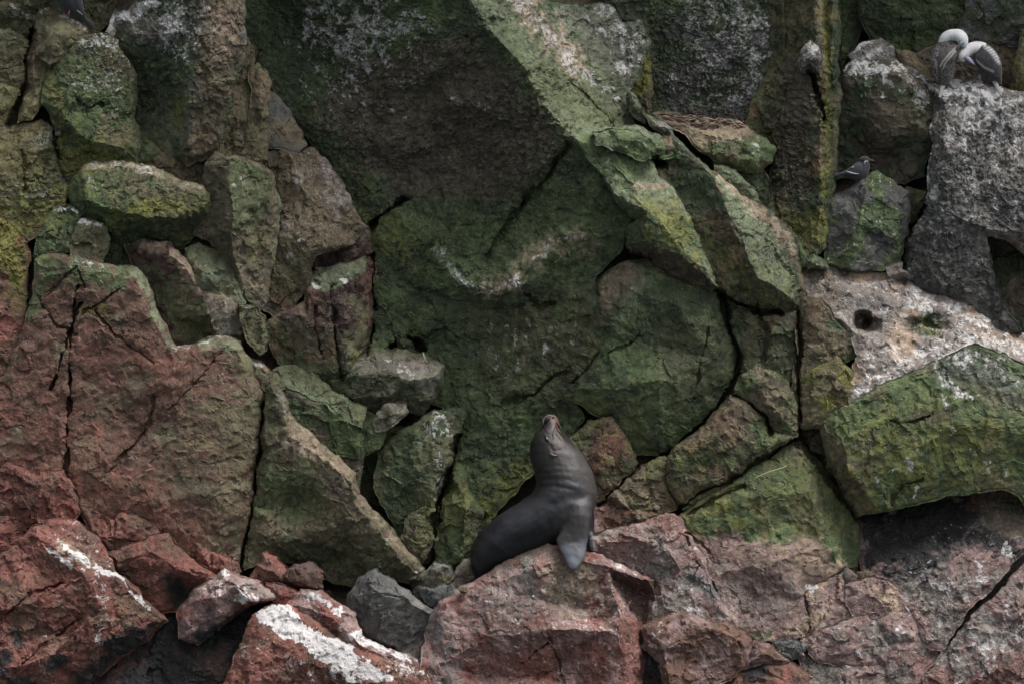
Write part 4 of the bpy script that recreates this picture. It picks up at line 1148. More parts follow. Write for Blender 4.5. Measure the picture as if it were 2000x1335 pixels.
rock('slopeend', 'boulder', 'dark green lump at the broken lower end of the guano slope', 'boulder',
     '1566,582 1600,584 1620,602 1650,640 1684,668 1678,692 1650,705 1600,725 1564,745 1558,650', 85, gx=-8, auto=50, col='dkgreen', col2='brown', mix=.45)
rock('yellowboulder', 'boulder', 'yellow-mossed boulder wedged under the guano slope', 'boulder',
     '1566,742 1600,715 1636,698 1664,722 1670,756 1660,790 1632,812 1600,838 1570,836 1560,790', 95, auto=0, cre=('1600,722,108 1618,770,122 1604,830,112',), pts='1640,750,118', col='moss', col2='brown', mix=.5)
rock('sidegap', 'boulder', 'dark brown rock in the shaded gap beside the great green block', 'boulder',
     '1560,836 1604,826 1640,880 1680,960 1700,1000 1672,1012 1640,960 1600,900 1562,862', 60, gx=10, col='dkbrown', col2='brown', auto=50)
rock('greenblock', 'boulder', 'great green block with lichen spots and a sharp undercut lower edge', 'boulder',
     '1600,812,105 1665,784,130 1740,742,140 1830,702,145 1900,674,140 1960,692,140 2080,740,140 2080,1010,130 2005,992,130 1990,968,135 1966,954,140 1900,958,145 1830,972,145 1760,988,145 1712,996,140 1670,1010,90 1654,984,70 1640,945,65 1610,885,75 1602,835,90', 160,
     cre=('1608,818,112 1640,860,158 1668,925,168 1714,990,158', '1640,860,158 1740,820,172 1850,830,178 2070,840,172', '1760,985,160 1770,900,176 1850,830,178', '1730,760,152 1740,820,172', '1830,715,152 1870,760,165 1960,770,165'),
     auto=85, col='green', col2='olive', mix=.35, fac=.75, amp=1.2, thick=180, grain=0.6)
# --- middle: domed slab and the rocks around it
rock('dome', 'boulder', 'domed green slab with a warm pale shoulder, ringed by black cracks', 'boulder',
     '1152,572,80 1180,534,85 1214,511,85 1260,507,85 1288,520,85 1332,552,80 1392,556,70 1408,582,70 1422,632,70 1442,682,65 1440,732,60 1412,782,55 1372,824,45 1322,864,40 1290,890,35 1240,886,35 1220,854,50 1190,814,60 1150,802,70 1120,784,75 1132,742,85 1170,692,90 1187,652,95 1166,640,90 1156,600,85', 100,
     cre=('1285,528,122 1255,580,128 1215,630,122 1192,655,112', '1170,560,98 1200,540,108 1250,520,108', '1130,760,92 1200,760,108 1290,740,112 1400,700,88', '1200,800,85 1280,840,78 1360,800,68', '1255,580,128 1330,600,118 1400,610,92'),
     auto=80, col='green', col2='dkgreen', mix=.5, fac=.7, amp=1.1, thick=120, grain=0.45)
rock('rightof', 'boulder', 'mossy block beyond the black curved crack beside the domed slab', 'boulder',
     '1404,572 1440,586 1482,602 1530,615 1566,608 1574,640 1564,700 1552,752 1520,735 1480,712 1450,735 1444,684 1424,628', 75, auto=60, col='dkgreen', col2='brown', mix=.35, grain=0.5)
rock('sliver_b', 'stone', 'slender mossy stone standing in the vertical cleft', 'stone',
     '1556,700 1566,720 1564,770 1560,830 1548,770 1550,735', 75, auto=0, pts='1557,765,88', col='olive', col2='brown', thick=60)
rock('slant_a', 'boulder', 'rounded brown-green boulder capping the slanting split block', 'boulder',
     '1432,774 1450,734 1480,708 1522,730 1548,770 1562,822 1558,850 1530,850 1505,845 1500,815 1470,790', 115, gx=-10, auto=50,
     cre=('1450,745,125 1478,740,138 1500,790,135 1540,830,118',), col='green', col2='brown', mix=.4)
rock('slant_b', 'boulder', 'slanting split block, bare brown in the middle and green at its flank', 'boulder',
     '1306,884 1370,832 1420,780 1436,772 1470,790 1502,815 1512,848 1552,852 1500,888 1440,926 1380,966 1334,990 1312,960', 115, gx=5, gy=10, auto=60,
     cre=('1320,900,122 1400,850,138 1440,790,135', '1330,975,118 1420,920,132 1500,870,125'), col='brown', col2='green', mix=.42)
rock('besideseal', 'boulder', 'rough brown boulder just behind the sea lion neck', 'boulder',
     '1098,866 1130,840 1152,820 1192,812 1218,850 1238,888 1246,912 1206,952 1166,985 1140,960 1110,900', 90, auto=50, gx=-8, col='brown', col2='redbrown', mix=.45, amp=1.4)
rock('jumble_a', 'boulder', 'brown broken rock between the slanting block and the sea lion', 'boulder',
     '1206,946 1250,912 1300,888 1324,900 1320,952 1330,985 1290,1000 1250,1008 1214,985', 105, gy=10, auto=42, col='brown', col2='olive', fac=1.4)
rock('jumble_b', 'stone', 'small tan stone perched on the red rock behind the sea lion', 'stone',
     '1186,965 1205,955 1222,972 1226,992 1204,985', 120, auto=0, pts='1208,972,134', col='brown', col2='tan', mix=.25, thick=50)
rock('jumble_c', 'boulder', 'reddish cracked rock touching the sea lion chest', 'boulder',
     '1148,990 1185,974 1212,982 1238,998 1226,1022 1196,1044 1150,1046', 125, gy=10, auto=40, col='redbrown', col2='pink', mix=.35, fac=1.3)
rock('jumble_d', 'stone', 'brown flat stone wedged above the pink slope', 'stone',
     '1228,1004 1250,996 1292,1000 1262,1022 1215,1036 1222,1018', 125, auto=0, pts='1250,1010,138', col='brown', col2='redbrown', thick=60)
# --- lower flank
rock('greenpink', 'boulder', 'sloping slab, green above and purple-pink below, split by fine cracks', 'boulder',
     '1330,1002,110 1380,966,105 1440,926,100 1500,890,95 1562,855,85 1602,905,60 1642,962,50 1670,1012,45 1680,1100,60 1655,1138,80 1640,1115,120 1592,1142,140 1575,1165,150 1532,1206,165 1492,1255,180 1440,1230,180 1400,1166,170 1374,1092,150 1348,1040,130', 135,
     cre=('1562,858,100 1580,960,138 1622,1062,150 1642,1108,148', '1340,1010,122 1450,970,138 1580,960,138', '1400,1120,165 1500,1100,172 1622,1062,150'), auto=75, col='green', col2='olive', mix=.4, fac=.7, grain=0.5)
rock('pinkslope', 'boulder', 'pink-grey sloping rock beside the sea lion, stained green-grey', 'boulder',
     '1140,1050,130 1200,1036,130 1262,1018,130 1300,998,135 1328,1005,140 1348,1050,150 1374,1092,165 1384,1122,175 1414,1172,185 1436,1206,190 1442,1240,195 1380,1212,200 1330,1202,205 1275,1215,190 1262,1230,150 1262,1140,130 1150,1085,130', 180,
     cre=('1300,1002,150 1290,1060,172 1330,1110,190 1370,1130,190 1430,1210,205', '1180,1055,150 1290,1060,172', '1295,1185,205 1330,1110,190', '1240,1095,140 1285,1135,165 1290,1200,195'), auto=60, col='pink', col2='pinkgrey', mix=.5)
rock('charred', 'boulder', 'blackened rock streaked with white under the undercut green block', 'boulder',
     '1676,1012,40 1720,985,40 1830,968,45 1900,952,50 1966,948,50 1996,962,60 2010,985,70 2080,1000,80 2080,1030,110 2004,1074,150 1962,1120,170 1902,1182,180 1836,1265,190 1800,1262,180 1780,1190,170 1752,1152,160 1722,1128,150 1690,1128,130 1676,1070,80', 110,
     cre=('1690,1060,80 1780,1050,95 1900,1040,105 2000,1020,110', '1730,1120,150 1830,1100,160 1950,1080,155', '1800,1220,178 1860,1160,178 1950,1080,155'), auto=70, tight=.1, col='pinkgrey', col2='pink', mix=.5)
rock('cornerrock', 'boulder', 'large pink-grey rock below the long diagonal crack at the corner', 'boulder',
     '2080,1070 2004,1104 1962,1146 1902,1204 1846,1266 1804,1330 1790,1420 2080,1420', 215, gy=14, gx=5, col='pinkgrey', col2='pink', mix=.5, thick=160)
rock('gapstone', 'stone', 'small brownish stone in the dark notch beneath the green block', 'stone',
     '1676,1116 1696,1108 1704,1124 1680,1136', 120, auto=0, pts='1690,1122,132', col='brown', col2='tan', thick=50)
rock('gapstone_b', 'stone', 'rounded grey stone in the notch beside the pale slab corner', 'stone',
     '1636,1118 1660,1104 1676,1126 1664,1140 1640,1142', 130, auto=0, pts='1656,1122,142', col='grey', col2='pink', thick=50)
rock('split_a', 'boulder', 'squarish pink block with a cut corner in the cracked flank', 'boulder',
     '1648,1142 1706,1124 1745,1140 1785,1185 1790,1205 1706,1212 1690,1198 1666,1202 1656,1180', 172, gy=14, auto=50, edge=8, col='pink', col2='tan', mix=.4)
rock('split_b', 'boulder', 'tan-pink slab of the cracked flank with a white splash', 'boulder',
     '1572,1166 1600,1142 1640,1120 1650,1145 1668,1200 1602,1228 1570,1240 1530,1246 1496,1250 1532,1204', 168, gy=20, auto=55, edge=8, col='tan', col2='pink', mix=.55)
rock('split_c', 'boulder', 'middle purple-pink piece of the cracked flank, under the cut-corner block', 'boulder',
     '1566,1244 1602,1228 1664,1204 1690,1200 1706,1213 1754,1190 1784,1195 1798,1250 1742,1258 1720,1300 1640,1300 1590,1290', 185, gy=16, auto=50, edge=8, col='pink', col2='pinkgrey', mix=.35)
rock('split_d', 'boulder', 'pink wedge against the lower end of the diagonal crack', 'boulder',
     '1722,1262 1790,1244 1838,1262 1804,1322 1782,1366 1740,1335 1715,1290', 198, gy=16, auto=45, edge=10, col='pink', col2='pinkgrey')
rock('split_e', 'boulder', 'long pale-topped pink rock along the bottom edge', 'boulder',
     '1556,1284 1590,1268 1640,1280 1700,1278 1752,1308 1772,1350 1780,1420 1600,1420 1572,1320', 205, gy=35, auto=50, edge=12, col='pink', col2='pinkgrey')
rock('split_f', 'stone', 'grey-green angular stone in the cracked pink flank', 'stone',
     '1508,1252 1548,1242 1584,1256 1554,1288 1530,1284', 195, auto=0, pts='1548,1260,208', col='grey', col2='slate', thick=60)
rock('redwedge_a', 'boulder', 'dark red boulder with a flat front beside the sea lion rock', 'boulder',
     '1256,1218 1330,1196 1382,1204 1432,1228 1470,1246 1462,1284 1442,1312 1402,1334 1390,1420 1286,1420 1300,1336 1292,1296 1254,1262', 232, gy=16, cre=('1270,1225,235 1300,1260,255 1310,1330,262', '1300,1260,255 1380,1225,252 1455,1260,245'), auto=60, col='redbrown', col2='pink', mix=.45)
rock('redwedge_b', 'boulder', 'small triangular red rock above the one with black stains', 'boulder',
     '1470,1246 1508,1260 1540,1288 1446,1304 1464,1284', 222, gy=12, auto=0, pts='1490,1275,240', edge=10, col='redbrown', col2='pink', mix=.45)
rock('redwedge_c', 'boulder', 'red rock with a black stain at the bottom edge', 'boulder',
     '1442,1312 1536,1290 1574,1312 1584,1350 1584,1420 1390,1420 1404,1336', 235, gy=16, auto=60, edge=10, col='redbrown', col2='red', mix=.4)
rock('darkcleft', 'boulder', 'dark purple rock in the cleft under the sea lion rock', 'boulder',
     '1240,1240 1290,1250 1302,1330 1300,1420 1230,1420', 195, col='maroon', col2='dkgrey', auto=50)
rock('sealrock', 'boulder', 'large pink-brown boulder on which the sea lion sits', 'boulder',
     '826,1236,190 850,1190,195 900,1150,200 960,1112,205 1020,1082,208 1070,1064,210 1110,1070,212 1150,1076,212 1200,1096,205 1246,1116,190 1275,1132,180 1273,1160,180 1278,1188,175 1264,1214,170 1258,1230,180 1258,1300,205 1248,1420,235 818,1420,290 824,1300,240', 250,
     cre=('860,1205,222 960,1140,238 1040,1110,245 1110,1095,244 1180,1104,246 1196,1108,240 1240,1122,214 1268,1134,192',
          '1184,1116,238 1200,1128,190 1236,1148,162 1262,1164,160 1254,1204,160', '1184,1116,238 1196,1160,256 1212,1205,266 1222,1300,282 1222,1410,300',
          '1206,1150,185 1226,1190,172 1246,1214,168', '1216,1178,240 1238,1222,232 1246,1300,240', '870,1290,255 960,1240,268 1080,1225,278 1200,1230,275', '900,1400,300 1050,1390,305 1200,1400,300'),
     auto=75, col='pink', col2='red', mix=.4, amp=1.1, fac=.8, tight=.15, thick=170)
rock('greyrock', 'boulder', 'dark grey boulder with a pale flat top beside the sea lion rock', 'boulder',
     '680,1168 700,1130 736,1110 772,1140 792,1150 832,1186 856,1200 838,1230 818,1290 780,1270 720,1240 690,1205', 165, auto=0,
     cre=('702,1165,185 730,1150,205 790,1165,205 845,1205,190', '730,1150,205 725,1195,200 740,1240,190'), gy=10, col='dkgrey', col2='grey', mix=.35, grain=0.4)
rock('pebble_a', 'stone', 'small mossy grey stone behind the sea lion tail', 'stone',
     '822,1122 850,1096 880,1104 890,1120 872,1138 850,1146 826,1142', 150, auto=0, pts='850,1112,172', col='grey', col2='olive', thick=60)
rock('pebble_b', 'stone', 'flat grey-green stone below the small mossy stone', 'stone',
     '815,1146 850,1146 886,1138 892,1165 860,1195 835,1180', 150, gy=20, auto=0, pts='850,1160,168', col='slate', col2='olive', thick=60)
rock('pebble_c', 'stone', 'brown stone touching the sea lion hindquarters', 'stone',
     '886,1128 905,1092 930,1086 944,1110 928,1140 892,1158', 140, auto=0, pts='915,1115,160', col='pinkgrey', col2='brown', thick=60)
rock('whiterock_back', 'boulder', 'maroon rock streaked white lying behind the white-splashed boulder', 'boulder',
     '556,1184 590,1152 622,1152 652,1170 692,1196 708,1236 752,1266 812,1290 880,1330 890,1380 780,1330 700,1290 630,1250 590,1215', 215, gy=30, gx=-6, auto=50,
     cre=('580,1180,225 640,1200,242 700,1250,245 800,1310,245',), col='red', col2='pink', mix=.4)
rock('whiterock', 'boulder', 'red boulder with a thick white splash of guano, at the bottom', 'boulder',
     '436,1340,225 470,1262,225 494,1202,220 520,1186,215 562,1180,215 602,1202,220 642,1232,225 702,1264,230 762,1290,235 822,1306,235 878,1340,245 890,1420,290 420,1420,290', 265,
     cre=('500,1215,245 530,1250,266 590,1285,278 680,1325,284 760,1350,286', '530,1250,266 490,1310,282 450,1400,298', '562,1195,235 640,1250,262 720,1290,272 800,1330,272'), auto=65, col='red', col2='redbrown', mix=.5)
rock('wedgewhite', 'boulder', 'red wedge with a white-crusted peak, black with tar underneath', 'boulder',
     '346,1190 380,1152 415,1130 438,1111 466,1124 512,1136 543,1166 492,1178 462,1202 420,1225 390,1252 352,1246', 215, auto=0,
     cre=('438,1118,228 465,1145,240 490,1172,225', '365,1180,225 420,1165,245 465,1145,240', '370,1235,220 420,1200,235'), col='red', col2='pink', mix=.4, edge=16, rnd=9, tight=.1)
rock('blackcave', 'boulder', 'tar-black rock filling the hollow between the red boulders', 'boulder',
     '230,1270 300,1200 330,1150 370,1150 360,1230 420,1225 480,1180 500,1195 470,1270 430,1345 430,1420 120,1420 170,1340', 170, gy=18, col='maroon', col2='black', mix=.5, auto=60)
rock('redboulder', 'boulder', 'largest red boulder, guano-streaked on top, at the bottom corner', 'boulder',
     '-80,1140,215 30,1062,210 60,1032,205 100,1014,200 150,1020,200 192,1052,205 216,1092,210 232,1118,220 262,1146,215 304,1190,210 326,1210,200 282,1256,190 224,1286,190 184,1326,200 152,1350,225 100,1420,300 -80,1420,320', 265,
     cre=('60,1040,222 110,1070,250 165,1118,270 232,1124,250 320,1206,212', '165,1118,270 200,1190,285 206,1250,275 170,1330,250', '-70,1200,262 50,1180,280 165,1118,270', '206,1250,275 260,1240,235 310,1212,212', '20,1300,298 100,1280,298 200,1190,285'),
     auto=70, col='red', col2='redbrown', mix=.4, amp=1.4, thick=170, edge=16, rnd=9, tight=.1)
rock('redlump', 'boulder', 'rounded red boulder in the middle of the red pile, beside the black hollow', 'boulder',
     '212,1078 250,1066 292,1044 326,1044 342,1062 366,1082 388,1102 424,1122 420,1140 380,1152 352,1190 304,1196 252,1144 228,1112', 185, gy=10, auto=50, cre=('230,1095,190 300,1075,212 350,1110,210 410,1130,190', '300,1075,212 320,1130,205 310,1185,185'), col='red', col2='redbrown', mix=.3, edge=16, rnd=9, tight=.1)
rock('rededge', 'boulder', 'small red boulder above the largest one, at the picture edge', 'boulder',
     '-80,1000 30,1004 58,1034 24,1082 -80,1142', 180, gy=10, auto=50, col='red', col2='redbrown', edge=16, rnd=9, tight=.1)
rock('redfoot_a', 'boulder', 'angular red boulder at the foot of the broad red face', 'boulder',
     '14,906 60,924 124,920 152,960 158,1002 142,1020 60,1026 -20,1000 -20,930', 165, gy=14, auto=50, cre=('20,915,160 75,950,182 130,930,170', '75,950,182 80,1020,178'), col='red', col2='redbrown', mix=.4, fac=1.3, edge=16, rnd=9, tight=.1)
rock('redfoot_b', 'boulder', 'low red-brown rock between the red face and the rounded boulder', 'boulder',
     '152,996 186,990 216,1010 238,994 292,1020 314,1048 262,1068 214,1082 180,1046', 160, gy=16, auto=45, col='redbrown', col2='red', fac=1.3, edge=16, rnd=9, tight=.1)
rock('redfoot_c', 'boulder', 'red rubble rock right under the red face, near the wedge', 'boulder',
     '330,1050 360,1045 420,1075 470,1100 468,1125 425,1130 385,1105', 140, gy=16, auto=40, col='redbrown', col2='red', fac=1.3, edge=16, rnd=9, tight=.1)
rock('redstone_a', 'stone', 'pointed red stone under the arched mossy rock', 'stone',
     '484,1132 500,1102 516,1078 542,1082 564,1114 552,1140 510,1142', 165, gy=10, auto=0, cre=('516,1080,170 525,1112,190 550,1130,175',), col='red', col2='redbrown', thick=70, edge=16, rnd=9, tight=.1)
rock('redstone_b', 'stone', 'squat dark red stone next to the pointed one', 'stone',
     '556,1112 602,1094 632,1112 630,1150 580,1152 552,1136', 162, gy=5, auto=0, pts='600,1112,185 590,1135,182', col='redbrown', col2='maroon', thick=70, edge=16, rnd=9, tight=.1)
rock('redstone_c', 'stone', 'small maroon stone under the squat one, beside the white-peaked wedge', 'stone',
     '520,1136 560,1146 584,1166 560,1184 540,1184 530,1160', 190, auto=0, pts='550,1160,206', col='maroon', col2='red', thick=60)
# ------------------------------------------------------------------ the mass of the cliff behind the rocks
def build_cliff():
    st = 20
    gx = np.arange(-700, 2701, st); gy = np.arange(-1000, 1561, st)
    W, H = len(gx), len(gy)
    A = np.concatenate(FRONT)
    cx = np.clip(((A[:, 0] - gx[0]) / st).round().astype(int), 0, W - 1)
    cy = np.clip(((A[:, 1] - gy[0]) / st).round().astype(int), 0, H - 1)
    D = np.full((H, W), 1e9)
    np.minimum.at(D, (cy, cx), A[:, 2])
    known = D < 1e8
    D[~known] = 0
    F = D.copy()
    k = known.astype(float)
    for it in range(140):                      # carry the known depths outwards, then smooth
        s = np.zeros_like(F); w = np.zeros_like(F)
        for dy, dx in ((0, 1), (0, -1), (1, 0), (-1, 0)):
            s += np.roll(np.roll(F * k, dy, 0), dx, 1); w += np.roll(np.roll(k, dy, 0), dx, 1)
        new = (w > 0) & (k == 0)
        F[new] = s[new] / w[new]
        k[new] = 1
    for it in range(2):
        m = F.copy()
        for dy in (-1, 0, 1):
            for dx in (-1, 0, 1):
                m = np.minimum(m, np.roll(np.roll(F, dy, 0), dx, 1))
        F = m
    for it in range(4):
        F = (F + np.roll(F, 1, 0) + np.roll(F, -1, 0) + np.roll(F, 1, 1) + np.roll(F, -1, 1)) / 5
    F -= 45
    X, Y = np.meshgrid(gx, gy)
    V = np.stack([X.ravel(), Y.ravel(), F.ravel()], 1).astype(float)
    V[:, 2] += 16 * fbm(V / 90, 5, 4) + 10 * facets(V / 70, 8)[0]
    i = (np.arange(H - 1)[:, None] * W + np.arange(W - 1)[None]).ravel()
    T = np.concatenate([np.stack([i, i + W, i + 1], 1), np.stack([i + 1, i + W, i + W + 1], 1)])
    c = np.repeat(PAL['dkbrown'][None], len(V), 0) * (1 + .3 * fbm(V / 60, 6, 3))[:, None]
    z = np.zeros(len(V))
    ob = make_mesh('cliff', to_world(V), T, ROCK, True, c, dict(guano=z, wet=z, grain=z + .8))
    tag(ob, 'dark bedrock of the sea cliff showing between the rocks', None, kind='structure')
build_cliff()
# ------------------------------------------------------------------ animals
def loft(rings, seg=20, flat=False):
    """rings: (ax, ay, bx, by, depth radius, depth centre): a and b are the two silhouette points; returns V, F in measured units"""
    V, F = [], []
    for ax, ay, bx, by, dr, dc in rings:
        cx, cy, ux, uy = (ax + bx) / 2, (ay + by) / 2, (bx - ax) / 2, (by - ay) / 2
        for k in range(seg):
            t = 2 * math.pi * k / seg
            V.append((cx + ux * math.cos(t), cy + uy * math.cos(t), dc + dr * math.sin(t)))
    n = len(rings)
    for i in range(n - 1):
        for k in range(seg):
            k2 = (k + 1) % seg
            F.append((i * seg + k, i * seg + k2, (i + 1) * seg + k2, (i + 1) * seg + k))
    for i, first in ((0, True), (n - 1, False)):
        ax, ay, bx, by, dr, dc = rings[i]
        V.append(((ax + bx) / 2, (ay + by) / 2, dc))
        c = len(V) - 1
        for k in range(seg):
            k2 = (k + 1) % seg
            F.append((i * seg + k2, i * seg + k, c) if first else (i * seg + k, i * seg + k2, c))
    return np.array(V, float), F

def tube(pts, seg=8):
    """pts: (x, y, depth, radius)"""
    P3 = np.array([p[:3] for p in pts], float)
    V, F = [], []
    for i, p in enumerate(pts):
        d = P3[min(i + 1, len(pts) - 1)] - P3[max(i - 1, 0)]
        d /= np.linalg.norm(d) + 1e-9
        up = np.array([0, 0, 1.0]) if abs(d[2]) < .9 else np.array([1.0, 0, 0])
        a = np.cross(d, up); a /= np.linalg.norm(a)
        b = np.cross(d, a)
        for k in range(seg):
            t = 2 * math.pi * k / seg
            V.append(P3[i] + p[3] * (a * math.cos(t) + b * math.sin(t)))
    for i in range(len(pts) - 1):
        for k in range(seg):
            k2 = (k + 1) % seg
            F.append((i * seg + k, i * seg + k2, (i + 1) * seg + k2, (i + 1) * seg + k))
    F.append(tuple(range(seg))[::-1]); F.append(tuple(range((len(pts) - 1) * seg, len(pts) * seg)))
    return np.array(V, float), F

def smooth_tube(pts, seg=20, n=5):
    R = np.array(pts, float)
    t = np.linspace(0, len(R) - 1, (len(R) - 1) * n + 1)
    i = np.clip(t.astype(int), 0, len(R) - 2); f = (t - i)[:, None]
    p0, p1, p2, p3 = R[np.maximum(i - 1, 0)], R[i], R[i + 1], R[np.minimum(i + 2, len(R) - 1)]
    out = .5 * (2 * p1 + (p2 - p0) * f + (2 * p0 - 5 * p1 + 4 * p2 - p3) * f ** 2 + (3 * p1 - p0 - 3 * p2 + p3) * f ** 3)
    return tube([tuple(o) for o in out], seg)

def join(*parts):
    V, F, o = [], [], 0
    for v, f in parts:
        V.append(v); F += [tuple(i + o for i in q) for q in f]; o += len(v)
    return np.vstack(V), F

def remeshed(V, F, voxel, smooth=6):
    """fuse overlapping closed volumes into one continuous skin; voxel in measured units"""
    me = bpy.data.meshes.new('skin')
    me.from_pydata([tuple(v) for v in V], [], F)
    ob = bpy.data.objects.new('skin', me)
    COL.objects.link(ob)
    m = ob.modifiers.new('r', 'REMESH'); m.mode = 'VOXEL'; m.voxel_size = voxel
    s = ob.modifiers.new('s', 'SMOOTH'); s.iterations = smooth; s.factor = .6
    dg = bpy.context.evaluated_depsgraph_get()
    ev = bpy.data.meshes.new_from_object(ob.evaluated_get(dg))
    V2 = np.zeros(len(ev.vertices) * 3, np.float32); ev.vertices.foreach_get('co', V2)
    ev.calc_loop_triangles()
    T = np.zeros(len(ev.loop_triangles) * 3, np.int32); ev.loop_triangles.foreach_get('vertices', T)
    bpy.data.objects.remove(ob); bpy.data.meshes.remove(me); bpy.data.meshes.remove(ev)
    return V2.reshape(-1, 3).astype(float), T.reshape(-1, 3).astype(np.int64)

def tint_material(name, rough, bump=0.0, scale=60.0, vary=.5, coat=0.0, sheen=0.0, spec=.5):
    m, nt, bs = new_mat(name)
    at = node(nt, 'ShaderNodeAttribute', attribute_name='tint')
    geo = node(nt, 'ShaderNodeNewGeometry')
    nz = node(nt, 'ShaderNodeTexNoise', Scale=scale, Detail=5.0, Roughness=.65)
    nt.links.new(geo.outputs['Position'], nz.inputs['Vector'])
    v = math_node(nt, 'MULTIPLY_ADD', nz.outputs['Fac'], 2 * vary, 1 - vary)
    c = nt.nodes.new('ShaderNodeVectorMath'); c.operation = 'SCALE'
    nt.links.new(at.outputs['Color'], c.inputs[0]); nt.links.new(v, c.inputs['Scale'])
    nt.links.new(c.outputs[0], bs.inputs['Base Color'])
    bs.inputs['Roughness'].default_value = rough
    bs.inputs['Specular IOR Level'].default_value = spec
    bs.inputs['Sheen Weight'].default_value = sheen
    bs.inputs['Coat Weight'].default_value = coat
    if bump:
        b = node(nt, 'ShaderNodeBump', Strength=bump, Distance=.006)
        nt.links.new(nz.outputs['Fac'], b.inputs['Height']); nt.links.new(b.outputs[0], bs.inputs['Normal'])
    return m
FUR = tint_material('wet_seal_fur', .46, .4, 170, .55, 0, .0, .36)
SKIN = tint_material('bare_skin', .5, .2, 120, .3)
FEATHER = tint_material('feathers', .75, .5, 140, .35, 0, .2, .3)
HORN = tint_material('bill_horn', .35, .05, 100, .15)

def flat_tint(V, c): return np.repeat(np.array(c, np.float32)[None], len(V), 0)
def part(name, VF, mat, col, parent, label=None):
    V, F = VF
    o = make_mesh(name, to_world(np.asarray(V, float)), F, mat, True, col if isinstance(col, np.ndarray) else flat_tint(V, col))
    o.parent = parent
    base, up = Vector((0, 0, 0)), parent
    while up is not None:
        base += Vector(up.location); up = up.parent
    o.location = Vector(o.location) - base
    if label: o['label'] = label
    return o
def animal(name, label, cat, x, y, d, group=None):
    e = bpy.data.objects.new(name, None)
    e.location = Vector(to_world(np.array([[x, y, d]], float))[0])
    e.empty_display_size = .1
    COL.objects.link(e)
    return tag(e, label, cat, group)

